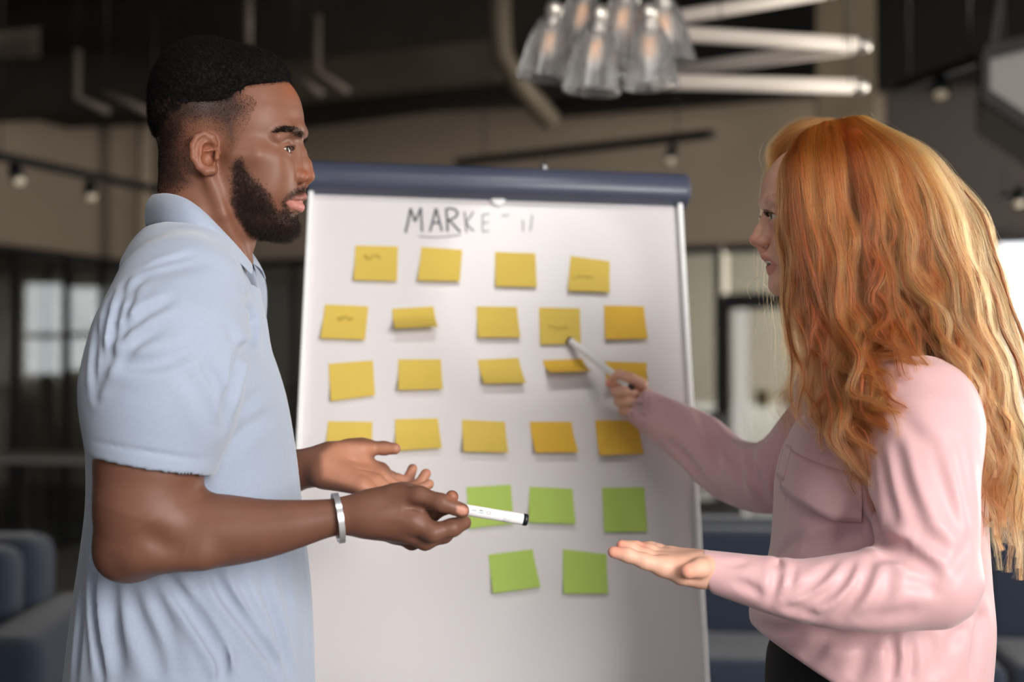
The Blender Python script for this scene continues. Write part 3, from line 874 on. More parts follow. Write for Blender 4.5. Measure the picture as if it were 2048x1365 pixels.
            d = d.reshape(B + 1, B + 1, B + 1)
            ins = d < 0
            code = np.zeros((B, B, B), np.int16)
            for q, (i, j, k) in enumerate(corner): code += ins[i:B + i, j:B + j, k:B + k].astype(np.int16) << q
            act = np.argwhere((code > 0) & (code < 255))
            if len(act) == 0: return None
            cv_ = np.stack([d[act[:, 0] + i, act[:, 1] + j, act[:, 2] + k] for i, j, k in corner], 1)
            acc = np.zeros((len(act), 3)); cnt = np.zeros(len(act))
            for a, b in edges:
                da, db = cv_[:, a], cv_[:, b]; m = (da < 0) != (db < 0)
                t = np.where(m, da / np.where(m, da - db, 1), 0)
                acc += np.where(m[:, None], CO[a] + t[:, None] * (CO[b] - CO[a]), 0); cnt += m
            gc = act + bi * B; Qb = []
            # faces around each crossing edge that starts in this block
            for ax in range(3):
                sl1 = [slice(0, B)] * 3; sl1[ax] = slice(1, B + 1)
                i0 = ins[:B, :B, :B]; i1 = ins[tuple(sl1)]
                o1, o2 = [(1, 2), (2, 0), (0, 1)][ax]
                for m, flip in ((i0 & ~i1, False), (~i0 & i1, True)):
                    e = np.argwhere(m)
                    if len(e) == 0: continue
                    e = e + bi * B
                    u = np.zeros(3, int); u[o1] = 1; w = np.zeros(3, int); w[o2] = 1
                    q = [key(e - u - w), key(e - w), key(e), key(e - u)]
                    if flip: q = q[::-1]
                    Qb.append(np.stack(q, 1))
            return key(gc), lo + (gc + acc / cnt[:, None]) * h, (np.concatenate(Qb) if Qb else np.zeros((0, 4), int))
        res = {}
        for col, bi in enumerate(ids):
            r = block(bi, [s.ops[oi] for oi in np.nonzero(use[:, col])[0]], False)
            if r is not None: res[tuple(bi)] = r
        for attempt in range(8):                            # redo in full the blocks that left holes
            VKs = np.sort(np.concatenate([r[0] for r in res.values()])); bad = set()
            for bi, r in res.items():
                q = r[2].ravel(); pos = np.minimum(np.searchsorted(VKs, q), len(VKs) - 1); miss = q[VKs[pos] != q]
                if len(miss):
                    bad.add(bi)
                    z = miss % NX[2]; y = (miss // NX[2]) % NX[1]; x = miss // (NX[2] * NX[1])
                    for t in np.unique(np.stack([x - 1, y - 1, z - 1], 1) // B, axis=0): bad.add(tuple(int(v) for v in t))
            if not bad: break
            for bi in bad:
                r = block(np.array(bi), s.ops, True)
                if r is not None: res[bi] = r
                else: res.pop(bi, None)
        VK = [r[0] for r in res.values()]; VP = [r[1] for r in res.values()]; Q = [r[2] for r in res.values()]
        VK = np.concatenate(VK); VP = np.concatenate(VP); Q = np.concatenate(Q)
        o = np.argsort(VK); VK = VK[o]; VP = VP[o]
        pos = np.searchsorted(VK, Q); pos = np.minimum(pos, len(VK) - 1)
        ok = np.all(VK[pos] == Q, 1); F = pos[ok]
        E_ = np.concatenate([F[:, [0, 1]], F[:, [1, 2]], F[:, [2, 3]], F[:, [3, 0]]])
        nn = np.maximum(np.bincount(E_.ravel(), minlength=len(VP)), 1)[:, None]
        for it in range(smooth):
            for lam in (.5, -.53) if it else (.5,):
                a = np.stack([np.bincount(E_[:, 0], VP[E_[:, 1], c], len(VP)) + np.bincount(E_[:, 1], VP[E_[:, 0], c], len(VP)) for c in range(3)], 1)
                VP = VP + lam * (a / nn - VP)
        return VP, F
from mathutils.bvhtree import BVHTree
def tree_of(body, h):
    v, f = body.mesh(h, smooth=1)
    return BVHTree.FromPolygons([tuple(x) for x in v], [tuple(int(i) for i in q) for q in f])
def hit(px, py, tree):
    d = Vector(FW + RT * (px - 1024.0) / FPX + UP * (682.5 - py) / FPX).normalized()
    loc, no, i, dist = tree.ray_cast(Vector(CAM), d)
    return loc, no
def on_cloth(tree, px, n=None):
    """pixel trace -> points on the surface the camera sees there"""
    out = []
    for x, y in catmull(px, n or max(4, 2 * len(px))):
        loc, no = hit(x, y, tree)
        if loc is not None: out.append(np.array(loc))
    return out
def np_mesh(name, parts, m, parent=None, color=None, cname='Col'):
    """parts: list of (verts, quads); color: function verts -> rgb (linear)"""
    vs = []; fs = []; n = 0
    for v, f in parts:
        vs.append(v); fs.append(f + n); n += len(v)
    v = np.concatenate(vs); f = np.concatenate(fs)
    me = bpy.data.meshes.new(name)
    me.vertices.add(len(v)); me.vertices.foreach_set('co', v.astype(np.float32).ravel())
    me.loops.add(f.size); me.loops.foreach_set('vertex_index', f.astype(np.int32).ravel())
    me.polygons.add(len(f)); me.polygons.foreach_set('loop_start', np.arange(0, f.size, f.shape[1], dtype=np.int32))
    me.polygons.foreach_set('use_smooth', np.ones(len(f), bool))
    me.update(calc_edges=True)
    if color is not None:
        c = color(v); a = me.attributes.new(cname, 'FLOAT_COLOR', 'POINT')
        a.data.foreach_set('color', np.concatenate([c, np.ones((len(v), 1))], 1).astype(np.float32).ravel())
    return link(name, me, m, parent)
def hair_obj(name, strands, m, parent=None, r0=.00008, r1=.00003, tint=None):
    """strands: list of (n, 3) arrays -> one hair-curves object"""
    hc = bpy.data.hair_curves.new(name)
    sz = [len(s) for s in strands]
    hc.add_curves(sz)
    allp = np.concatenate(strands).astype(np.float32)
    hc.attributes['position'].data.foreach_set('vector', allp.ravel())
    rad = hc.attributes.get('radius') or hc.attributes.new('radius', 'FLOAT', 'POINT')
    rr = np.concatenate([np.linspace(r0, r1, n) for n in sz]).astype(np.float32)
    rad.data.foreach_set('value', rr)
    if tint is not None:
        a = hc.attributes.new('tint', 'FLOAT', 'CURVE'); a.data.foreach_set('value', np.asarray(tint, np.float32))
    hc.update_tag()
    return link(name, hc, m, parent)
def poly_mask(pts, x, y):
    """points inside a polygon"""
    ins = np.zeros(len(x), bool); n = len(pts)
    for i in range(n):
        x0, y0 = pts[i]; x1, y1 = pts[(i + 1) % n]
        c = ((y0 > y) != (y1 > y)) & (x < (x1 - x0) * (y - y0) / ((y1 - y0) or 1e-9) + x0)
        ins ^= c
    return ins
def poly_dist(pts, x, y):
    """signed distance to a polygon, positive inside"""
    best = np.full(len(x), 1e9); n = len(pts)
    for i in range(n):
        a = np.array(pts[i], float); b = np.array(pts[(i + 1) % n], float); ab = b - a
        t = np.clip(((x - a[0]) * ab[0] + (y - a[1]) * ab[1]) / max(ab @ ab, 1e-9), 0, 1)
        best = np.minimum(best, np.hypot(x - a[0] - t * ab[0], y - a[1] - t * ab[1]))
    return np.where(poly_mask(pts, x, y), best, -best)
def sstep(a, b, x):
    t = np.clip((x - a) / (b - a), 0, 1); return t * t * (3 - 2 * t)
def vert_normals(v, f):
    n = np.zeros_like(v)
    fn = np.cross(v[f[:, 2]] - v[f[:, 0]], v[f[:, 3]] - v[f[:, 1]])
    n = np.stack([np.bincount(f.ravel(), np.repeat(fn[:, c], 4), len(v)) for c in range(3)], 1)
    return n / np.maximum(np.linalg.norm(n, axis=1), 1e-12)[:, None]

# ================================================================== the man
MD = 1.90; MS = FPX / MD; MY = float(P(450, 280, MD)[1])
def mp(px, py, lat=0.0):
    """pixel + lateral offset in metres (negative = towards the camera) -> world"""
    q = P(px, py, MD + lat); q[1] = MY + lat; return q
def mm(px, py, lat=0.0):          # the same, lateral offset in image pixels at the man's distance
    return mp(px, py, lat / MS)
def mirr(p):
    q = np.array(p, float); q[1] = 2 * MY - q[1]; return q
def px_m(n): return n / MS
def both(fn):
    fn(lambda p: np.asarray(p, float)); fn(mirr)
mz = lambda py: float(mp(450, py)[2]); mx = lambda px: float(mp(px, 280)[0])

man = empty('person', (mx(400), MY, 0)); tag(man, 'bearded man in a light blue polo shirt holding a white marker', 'person')

def man_head():
    b = Body(); u = px_m
    b.add(ell(mm(404, 224), (u(102), u(113), u(108))), 0)
    b.add(ell(mm(500, 229), (u(105), u(96), u(95))), u(30))
    # face and jaw
    sec = [(mz(235), mx(594), mx(390), u(96), .40), (mz(262), mx(599), mx(395), u(98), .45), (mz(290), mx(592), mx(400), u(97), .45), (mz(318), mx(587), mx(405), u(96), .45),
           (mz(345), mx(585), mx(412), u(92), .42), (mz(372), mx(584), mx(424), u(87), .38), (mz(398), mx(582), mx(442), u(82), .33),
           (mz(420), mx(580), mx(458), u(74), .30), (mz(442), mx(577), mx(478), u(62), .30), (mz(460), mx(572), mx(505), u(46), .35), (mz(472), mx(562), mx(530), u(28), .5)]
    b.add(loft(densify(sec), MY, n=2.25), u(22))
    b.add(ell(mm(520, 436), (u(62), u(50), u(32))), u(22))
    b.add(ell(mm(571, 450), (u(24), u(33), u(24))), u(18))            # chin
    b.add(ell(mm(555, 398), (u(47), u(50), u(42))), u(22))            # muzzle
    def sides(S):
        b.add(chain([S(mm(548, 318, -72)), S(mm(515, 312, -88)), S(mm(470, 308, -96))], [u(9), u(7), u(4)], u(10)), u(40))   # cheekbone
        b.add(chain([mm(597, 262, 0), S(mm(597, 258, -26)), S(mm(580, 259, -56)), S(mm(556, 274, -76))], [u(8), u(8.5), u(9), u(8)], u(8)), u(18))  # brow
        b.add(ell(S(mm(530, 372, -60)), (u(32), u(24), u(38))), u(30))  # cheek flesh
        b.add(ell(S(mm(552, 346, -42)), (u(33), u(34), u(44))), u(30))
    both(sides)
    def eyes(S):
        b.sub(ell(S(mm(597, 298, -48)), (u(18), u(20), u(13))), u(16))
        b.add(chain([S(mm(584, 296, -14)), S(mm(592, 345, -16))], [u(13), u(13)], u(5)), u(12))
    both(eyes)
    # eyelids: a ball opened by an almond slit
    for S, sg in ((lambda p: np.asarray(p, float), -1), (mirr, 1)):
        c = S(mm(563, 300, -47)); R = u(22.0)
        b.add(ell(c, (R, R, R)), u(7))
        def slit(p, c=c, sg=sg, R=R):
            q = p - c; phi = np.degrees(np.arctan2(q[:, 1] * sg, q[:, 0])); r = np.linalg.norm(q, axis=1)
            th = np.degrees(np.arcsin(np.clip(q[:, 2] / np.maximum(r, 1e-6), -1, 1)))
            w = np.clip(1 - ((phi - 14) / 56) ** 2, -1, 1)
            up_, lo_ = 15 * w, -19 * w
            d = np.maximum(th - up_, lo_ - th) * np.pi / 180 * R
            d = np.maximum(np.maximum(d, u(15) - r), r - u(30))
            return np.maximum(d, (np.abs(phi - 14) - 56) * .012 * R)
        b.sub(Prim(slit, c - R * 2, c + R * 2), u(1.5))
        b.crease([S(mm(586, 285, -40)), S(mm(576, 284, -56)), S(mm(560, 290, -70))], u(2.4), -u(1.8))
    # nose
    b.add(chain([mm(596, 280), mm(603, 305), mm(611, 330), mm(615, 352)], [u(8), u(9), u(12), u(15.5)], u(8)), u(11))
    def nose(S):
        b.add(ell(S(mm(600, 354, -21)), (u(16), u(11), u(13))), u(6))
        b.crease([S(mm(590, 338, -26)), S(mm(583, 350, -33)), S(mm(586, 364, -32))], u(4), -u(1.4))
        b.sub(ell(S(mm(607, 367, -12)), (u(9), u(6), u(6))), u(3))
        b.crease([S(mm(584, 362, -36)), S(mm(570, 382, -46)), S(mm(562, 398, -50))], u(9), -u(.8))  # nasolabial fold
    both(nose)
    b.add(chain([mm(612, 364), mm(606, 373), mm(603, 384)], [u(7), u(8), u(8)], u(5)), u(7))
    # lips
    b.add(chain([mm(570, 404, -38), mm(596, 397, -22), mm(605.5, 394, -7), mm(605, 394.5, 0), mm(605.5, 394, 7), mm(596, 397, 22), mirr(mm(570, 404, -38))], [u(3), u(7), u(8.5), u(8.5), u(8.5), u(7), u(3)], u(4)), u(6))
    b.add(chain([mm(571, 406, -37), mm(592, 413, -20), mm(598.5, 415.5, -6), mm(598.5, 415.5, 6), mm(592, 413, 20), mirr(mm(571, 406, -37))], [u(3), u(9), u(10.5), u(10.5), u(9), u(3)], u(4)), u(3))
    b.crease([mm(569, 404, -42), mm(594, 403, -26), mm(609, 402, 0), mirr(mm(594, 403, -26)), mirr(mm(569, 404, -42))], u(2.5), -u(3.2))
    b.crease([mirr(mm(586, 434, -20)), mm(590, 434, 0), mm(586, 434, -20)], u(8), -u(3.5))
    # neck
    b.add(chain([mm(402, 330), mm(408, 400), mm(402, 470), mm(392, 545)], [u(82), u(84), u(86), u(92)], u(20)), u(26))
    b.add(chain([mm(478, 452), mm(462, 505), mm(440, 560)], [u(36), u(38), u(40)], u(15)), u(24))
    b.add(ell(mm(499, 488), (u(9), u(9), u(13))), u(12))              # larynx
    def nk(S):
        b.add(chain([S(mm(418, 355, -88)), S(mm(448, 430, -72)), S(mm(486, 520, -30))], [u(10), u(9.5), u(9)], u(10)), u(20))
        b.crease([S(mm(455, 400, -82)), S(mm(472, 450, -66)), S(mm(486, 486, -48))], u(8), -u(2.5))
    both(nk)
    b.add(chain([mm(388, 560), mm(385, 640)], [u(70), u(80)], u(30)), u(40))
    # ears
    def ear(S):
        def e(px, py, out): return S(mm(px, py, -96 - out))
        b.add(chain([e(416, 285, 2), e(410, 310, 2), e(420, 335, 2)], [u(17), u(20), u(13)], u(8)), u(8))
        b.add(chain([e(431, 288, 4), e(425, 274, 9), e(408, 268, 15), e(393, 275, 20), e(385, 292, 24), e(386, 316, 23), e(397, 335, 18), e(412, 344, 13), e(426, 342, 8)], [u(4.5), u(5.5), u(6), u(6.5), u(6.5), u(6), u(5.5), u(8), u(9)], u(4)), u(4))
        b.add(chain([e(398, 300, 12), e(403, 325, 9), e(413, 338, 8)], [u(12), u(13), u(9)], u(6)), u(6))
        b.add(chain([e(412, 277, 12), e(400, 290, 17), e(397, 310, 17), e(404, 327, 13), e(416, 334, 11)], [u(3.5), u(5), u(5), u(5), u(5)], u(3)), u(5))
        b.sub(chain([e(419, 299, 15), e(417, 318, 14)], [u(13), u(13.5)], u(3)), u(4))
        b.sub(ell(e(427, 311, 2), (u(7), u(9), u(8))), u(4))
        b.sub(chain([e(423, 285, 16), e(408, 277, 22), e(394, 290, 28)], [u(3.2), u(3.2), u(2.6)], u(2)), u(3))
        b.add(chain([e(435, 306, 4), e(434, 317, 6)], [u(4.5), u(5.5)], u(3)), u(4))
        b.add(chain([e(422, 300, 4), e(412, 303, 8)], [u(3), u(3)], u(2)), u(4))
    both(ear)
    return b

def hand_prim(palm, fingers, kp, kf):
    """palm: list of Prim joined with kp; fingers: list of Prim, each joined to the palm with kf but not to one another"""
    def f(p):
        d = union_near(palm, kp, p); lo = p.min(0); hi = p.max(0)
        out = d
        for q in fingers:
            if np.all(q.lo - .03 < hi) and np.all(q.hi + .03 > lo): out = np.minimum(out, smin(d, q.f(p), kf))
        return out
    a = palm + fingers
    return Prim(f, np.min([q.lo for q in a], 0) - kp, np.max([q.hi for q in a], 0) + kp)
def pts3(l): return [P(*q) for q in l]

def man_near_arm(b):
    b.add(chain(pts3([(368, 600, 1.72), (325, 780, 1.675), (299, 930, 1.655), (290, 1020, 1.65), (270, 1082, 1.65)]), [.040, .050, .0605, .057, .044], .015), .024)
    b.add(schain(pts3([(276, 1078, 1.65), (335, 1064, 1.65), (440, 1062, 1.65), (520, 1059, 1.65), (590, 1049, 1.65), (650, 1038, 1.652), (705, 1030, 1.655)]), [.038, .0460, .0425, .0355, .0285, .0226, .0203], 0.0, 20), .022)
    b.add(ell(P(240, 1116, 1.655), (.022, .024, .020)), .03)          # elbow
    b.add(chain(pts3([(285, 1112, 1.62), (400, 1112, 1.62)]), [.014, .013], .01), .024)
    b.crease(pts3([(290, 1050, 1.60), (305, 1074, 1.60), (330, 1092, 1.605), (372, 1104, 1.605)]), .013, -.0045)
    b.crease(pts3([(405, 985, 1.63), (380, 1000, 1.61), (362, 1002, 1.60)]), .008, -.004)
    return b
def man_near_hand(b):
    # right hand: thumb and forefinger pinch the marker, the other fingers curl below
    palm = [rcone(P(695, 1031, 1.655), P(745, 1027, 1.655), .0175, .0190),
            rcone(P(735, 1020, 1.655), P(826, 1004, 1.665), .0175, .0165),
            rcone(P(735, 1034, 1.65), P(826, 1036, 1.645), .0180, .0172),
            rcone(P(735, 1040, 1.655), P(812, 1058, 1.655), .0170, .0160),
            rcone(P(735, 1042, 1.665), P(792, 1062, 1.675), .0155, .0145),
            rcone(P(745, 1012, 1.665), P(806, 992, 1.662), .0170, .0150)]
    fingers = [
        chain(pts3([(790, 998, 1.655), (838, 994, 1.640), (882, 1006, 1.632), (924, 1022, 1.636)]), [.0165, .0118, .0098, .0086], .006),       # thumb
        chain(pts3([(824, 1012, 1.674), (862, 1026, 1.694), (892, 1012, 1.692), (904, 994, 1.684)]), [.0125, .0108, .0092, .0078], .006),        # forefinger behind
        chain(pts3([(824, 1040, 1.645), (866, 1066, 1.640), (905, 1056, 1.645), (928, 1046, 1.655)]), [.0145, .0112, .0100, .0086], .006),      # middle
        chain(pts3([(810, 1060, 1.655), (850, 1082, 1.660), (888, 1070, 1.672), (905, 1058, 1.684)]), [.0135, .0106, .0095, .0082], .006),      # ring
        chain(pts3([(790, 1066, 1.675), (824, 1084, 1.684), (858, 1074, 1.696), (876, 1062, 1.705)]), [.0120, .0092, .0084, .0074], .006)]      # little
    b.add(hand_prim(palm, fingers, .016, .007), .012)
    # nail bed of the thumb, knuckle lines
    for x in (878, 884):
        b.crease(pts3([(x, 994, 1.62), (x - 1, 1002, 1.62), (x - 2, 1012, 1.622)]), .0018, -.0008)
    b.crease(pts3([(852, 1016, 1.63), (838, 1018, 1.63), (820, 1016, 1.64)]), .006, -.004)
    b.crease(pts3([(862, 1040, 1.63), (832, 1030, 1.625), (800, 1022, 1.63)]), .008, -.003)
    # extensor tendons on the back of the hand
    for a, c in (((745, 1024, 1.625), (815, 1014, 1.635)), ((748, 1036, 1.622), (818, 1040, 1.625))):
        b.crease(pts3([a, ((a[0] + c[0]) / 2, (a[1] + c[1]) / 2 - 1, (a[2] + c[2]) / 2), c]), .005, .0015)
    return b
def man_far_arm(b):
    b.add(chain(pts3([(420, 610, 2.09), (436, 800, 2.12), (445, 960, 2.13), (455, 1010, 2.12)]), [.062, .06, .054, .042], .03), .02)
    b.add(schain(pts3([(455, 1005, 2.12), (520, 972, 2.08), (580, 945, 2.03), (632, 934, 2.005)]), [.042, .040, .0320, .0250], 0.0, 20), .02)
    # left hand, palm turned up and to the viewer; thumb away on top
    palm = [rcone(P(625, 935, 2.005), P(655, 932, 2.0), .0245, .025),
            rcone(P(650, 925, 2.005), P(760, 944, 2.02), .022, .0140),
            rcone(P(650, 935, 1.995), P(758, 958, 2.00), .022, .0140),
            rcone(P(650, 942, 1.985), P(748, 968, 1.975), .021, .0135),
            rcone(P(652, 948, 1.98), P(724, 974, 1.955), .019, .0130),
            rcone(P(665, 912, 2.00), P(722, 900, 2.015), .0190, .0170)]
    fingers = [
        chain(pts3([(700, 902, 2.01), (738, 896, 2.02), (768, 897, 2.02), (790, 898, 2.015)]), [.0160, .0100, .0092, .0082], .006),             # thumb
        chain(pts3([(758, 946, 2.02), (796, 962, 2.05), (816, 962, 2.075), (825, 938, 2.08)]), [.0115, .0092, .0082, .0072], .006),
        chain(pts3([(758, 958, 2.00), (806, 982, 2.02), (836, 974, 2.04), (852, 948, 2.045)]), [.0120, .0095, .0085, .0074], .006),
        chain(pts3([(748, 968, 1.975), (800, 992, 1.985), (838, 982, 2.0), (858, 969, 2.005)]), [.0115, .0092, .0082, .0072], .006),
        chain(pts3([(724, 974, 1.955), (765, 996, 1.955), (795, 998, 1.96), (815, 990, 1.965)]), [.0105, .0084, .0076, .0068], .006)]
    b.add(hand_prim(palm, fingers, .014, .007), .012)
    b.crease(pts3([(668, 944, 1.975), (690, 922, 1.985), (735, 926, 1.99)]), .0030, -.0022)
    b.crease(pts3([(690, 946, 1.965), (722, 940, 1.975), (752, 944, 1.985)]), .0026, -.0018)
    b.crease(pts3([(700, 958, 1.955), (726, 953, 1.965), (750, 956, 1.975)]), .0024, -.0016)
    b.crease(pts3([(624, 912, 1.99), (620, 932, 1.98), (626, 955, 1.98)]), .0024, -.0014)
    return b
def man_girdle(b):
    b.add(chain([P(368, 600, 1.72), mp(372, 590, -.08), mp(380, 585, .08), P(420, 610, 2.09)], [.036, .052, .052, .036], .03), .03)

MEYE = mm(563, 300, -47)
BEARD = [(470, 318), (482, 312), (490, 330), (505, 352), (528, 372), (543, 392), (549, 408), (556, 420), (566, 416), (563, 404), (574, 392), (590, 379), (612, 370), (618, 380), (616, 388), (600, 391), (582, 398), (574, 405),
         (580, 420), (594, 430), (604, 440), (606, 462), (585, 486), (560, 486), (530, 480), (495, 466), (470, 430), (462, 400), (461, 360), (464, 336)]
def man_color(v):
    sk = np.array(lin((120, 80, 63))); c = np.tile(sk, (len(v), 1))
    d = (v - CAM) @ FW; X = 1024 + FPX * ((v - CAM) @ RT) / d; Y = 682.5 - FPX * ((v - CAM) @ UP) / d
    lat = v[:, 1] - MY
    # mirror the far half of the head on to the near half to find its features
    w = v.copy(); w[:, 1] = MY - np.abs(lat); dd = (w - CAM) @ FW
    XX = 1024 + FPX * ((w - CAM) @ RT) / dd; YY = 682.5 - FPX * ((w - CAM) @ UP) / dd
    head = (v[:, 2] > mz(560)) & (np.abs(lat) < .12)
    def mix(col, f):
        nonlocal c
        c = c * (1 - f[:, None]) + np.array(lin(col)) * f[:, None]
    mix((110, 74, 60), .8 * ((v[:, 2] < mz(800)) & (d < 1.8)))
    # warmer nose, ear and cheek
    g = lambda x, y, r: np.exp(-((XX - x) ** 2 + (YY - y) ** 2) / (r * r)) * head
    mix((146, 84, 54), .55 * np.clip(g(612, 350, 22) + g(408, 308, 34) + g(585, 175, 22), 0, 1))
    # scalp and faded sides; the nape holds painted shade besides stubble
    fade = [(300, 100), (580, 100), (580, 168), (492, 172), (490, 192), (508, 208), (500, 232), (482, 248), (478, 300), (462, 318), (440, 262), (420, 252), (380, 258), (374, 300), (384, 340), (400, 372), (330, 400), (280, 330)]
    fd = poly_dist(fade, XX, YY)
    mix((50, 35, 28), .90 * sstep(-6, 34, fd) * head)
    bd = poly_dist(BEARD, XX, YY)
    mix((48, 33, 27), .78 * sstep(-5, 12, bd) * head * (XX > 440))
    brd = poly_dist([(548, 265), (557, 259), (572, 253), (590, 255), (605, 262), (607, 272), (594, 269), (580, 264), (566, 264)], XX, YY)
    mix((40, 28, 24), .75 * sstep(-3, 3, brd) * head * (XX > 520))
    # lips
    lipd = poly_dist([(569, 404), (585, 397), (600, 391), (612, 386), (622, 392), (622, 418), (606, 427), (590, 421), (576, 411)], XX, YY)
    mix((176, 116, 106), .9 * sstep(-2, 4, lipd) * head * (YY > 401)); mix((140, 88, 80), .8 * sstep(-2, 3, lipd) * head * (YY <= 401))
    # eyelid rim
    r = np.linalg.norm(w - MEYE, axis=1)
    mix((58, 36, 30), .8 * sstep(px_m(21.2), px_m(19.2), r) * head)
    # palm of the far hand
    palm = poly_dist([(636, 905), (676, 878), (745, 884), (806, 882), (806, 912), (748, 916), (790, 946), (835, 920), (880, 935), (880, 985), (770, 990), (735, 990), (690, 976), (640, 962)], X, Y)
    mix((178, 124, 98), .85 * sstep(-2, 14, palm) * (d > 1.93) * (v[:, 2] < mz(860)) * (X > 600))
    near = (d < 1.75) & (v[:, 2] < mz(900))
    mix((198, 140, 118), .8 * sstep(-1, 4, poly_dist([(912, 1011), (928, 1011), (938, 1018), (936, 1030), (922, 1033), (912, 1026)], X, Y)) * near)   # nail
    mix((170, 108, 84), .6 * sstep(-1, 5, poly_dist([(888, 984), (906, 980), (926, 1000), (918, 1008), (895, 1000)], X, Y)) * near)
    return np.clip(c, 0, 1)
def skin_mat(name, sss, rough=.48):
    m = mat(name, (200, 150, 120), rough, .32, attr='Col', var=.06, scale=45, bump=.10, bscale=900, sss=sss)
    return m
m_mskin = skin_mat('skin_deep_brown', .10, .46)
hb_ = man_head(); man_girdle(hb_); man_near_arm(hb_); man_near_hand(hb_); man_far_arm(hb_)
hv, hf = hb_.mesh(.0017)
np_mesh('body', [(hv, hf)], m_mskin, man, man_color)

# ---- eyes
def eyeball(name, c, r, look, parent, iris=(52, 32, 22), sclera=(232, 222, 212), rich=.0062):
    bm = bmesh.new(); bmesh.ops.create_uvsphere(bm, u_segments=40, v_segments=28, radius=r)
    look = Vector(look).normalized(); q = look.to_track_quat('Z', 'Y').to_matrix()
    for v in bm.verts: v.co = q @ v.co + Vector(c)
    m = mat(name + '_material', sclera, .12, .5, coat=.6, attr='Col')
    o = bm_obj(name, bm, m, parent, True); me = o.data
    a = me.attributes.new('Col', 'FLOAT_COLOR', 'POINT')
    for i, v in enumerate(me.vertices):
        t = math.acos(max(-1, min(1, (v.co - Vector(c)).normalized().dot(look)))) * r
        col = lin((10, 8, 8)) if t < rich * .42 else (lin(iris) if t < rich else lin(sclera))
        a.data[i].color = (*col, 1)
    return o
for S in (lambda p: p, mirr):
    eyeball('eye', S(MEYE), px_m(18.6), (1, -0.42, -.05), man, (44, 28, 20), (206, 192, 178))

# ---- hair
m_mhair = mat('black_curly_hair', (16, 12, 11), .75, .15)
rng = np.random.default_rng(7)
HAIR = [(286, 262), (284, 150), (325, 60), (470, 40), (560, 70), (610, 110), (606, 166), (560, 170), (525, 168), (492, 172), (488, 190), (504, 203), (506, 216), (486, 222), (468, 204), (440, 202), (411, 204), (380, 206), (356, 220), (336, 240), (316, 268), (300, 300), (290, 300)]
def hair_cap(extra=0.0):
    b = Body(); u = px_m
    b.add(ell(mm(416, 192), (u(114), u(116), u(114))), 0)
    b.add(ell(mm(404, 240), (u(99), u(109), u(90))), u(20))
    b.add(ell(mm(498, 166), (u(80), u(97), u(66))), u(26))
    ph = rng.uniform(0, 6.28, (24,)); dr = rng.normal(size=(24, 3)); dr /= np.linalg.norm(dr, axis=1)[:, None]; fr = rng.uniform(900, 2000, 24)
    def bumps(p, d):
        s = np.zeros(len(p))
        for i in range(24): s += np.sin((p @ dr[i]) * fr[i] + ph[i])
        return d - .00032 * s
    b.disp(bumps, (-9, -9, -9), (9, 9, 9))
    def allowed(p):
        w = p.copy(); w[:, 1] = MY - np.abs(p[:, 1] - MY); dd = (w - CAM) @ FW
        X = 1024 + FPX * ((w - CAM) @ RT) / dd; Y = 682.5 - FPX * ((w - CAM) @ UP) / dd
        return -poly_dist(HAIR, X, Y) / MS
    b.cut(Prim(allowed, (-9, -9, -9), (9, 9, 9)), .004)
    return b
cv, cf = hair_cap().mesh(.0022, smooth=1)
cap = np_mesh('hair', [(cv, cf)], m_mhair, man)
def sample(v, f, n, wfun, seed):
    """n random points on a quad mesh with acceptance weight"""
    r = np.random.default_rng(seed)
    a = np.linalg.norm(np.cross(v[f[:, 2]] - v[f[:, 0]], v[f[:, 3]] - v[f[:, 1]]), axis=1)
    nn = vert_normals(v, f); tot = a.sum()
    k = wfun(v[f].mean(1)) > 0; f = f[k]; a = a[k]; n = int(n * a.sum() / tot)
    i = r.choice(len(f), size=n, p=a / a.sum())
    s, t = r.random(n)[:, None], r.random(n)[:, None]
    q = f[i]
    p = (v[q[:, 0]] * (1 - s) + v[q[:, 1]] * s) * (1 - t) + (v[q[:, 3]] * (1 - s) + v[q[:, 2]] * s) * t
    no = nn[q[:, 0]]
    w = wfun(p); k = r.random(n) < w
    return p[k], no[k]
def coils(p, n, length, rad, turns, seed, npt=11, bend=None):
    r = np.random.default_rng(seed); out = []
    m = len(p)
    t1 = np.cross(n, r.normal(size=(m, 3))); t1 /= np.maximum(np.linalg.norm(t1, axis=1), 1e-9)[:, None]
    t2 = np.cross(n, t1)
    L = length * r.uniform(.55, 1.25, m); R = rad * r.uniform(.5, 1.3, m); T = turns * r.uniform(.6, 1.4, m); ph = r.uniform(0, 6.28, m)
    s = np.linspace(0, 1, npt)
    ax = n + .45 * r.normal(size=(m, 3)) * .6
    if bend is not None: ax = ax + bend(p)
    ax /= np.linalg.norm(ax, axis=1)[:, None]
    an = ph[:, None] + s[None] * T[:, None] * 6.283
    g = np.minimum(1, s * 3)[None] * R[:, None]
    q = p[:, None] - n[:, None] * .001 + ax[:, None] * (s[None, :, None] * L[:, None, None]) + t1[:, None] * (np.cos(an) * g)[..., None] + t2[:, None] * (np.sin(an) * g)[..., None]
    return [x for x in q]
def side_px(p):
    w = p.copy(); w[:, 1] = MY - np.abs(p[:, 1] - MY); dd = (w - CAM) @ FW
    return 1024 + FPX * ((w - CAM) @ RT) / dd, 682.5 - FPX * ((w - CAM) @ UP) / dd
p, n = sample(cv, cf, 42000, lambda p: (poly_dist(HAIR, *side_px(p)) > 2).astype(float), 1)
st = coils(p, n, .0050, .0011, 1.2, 2)
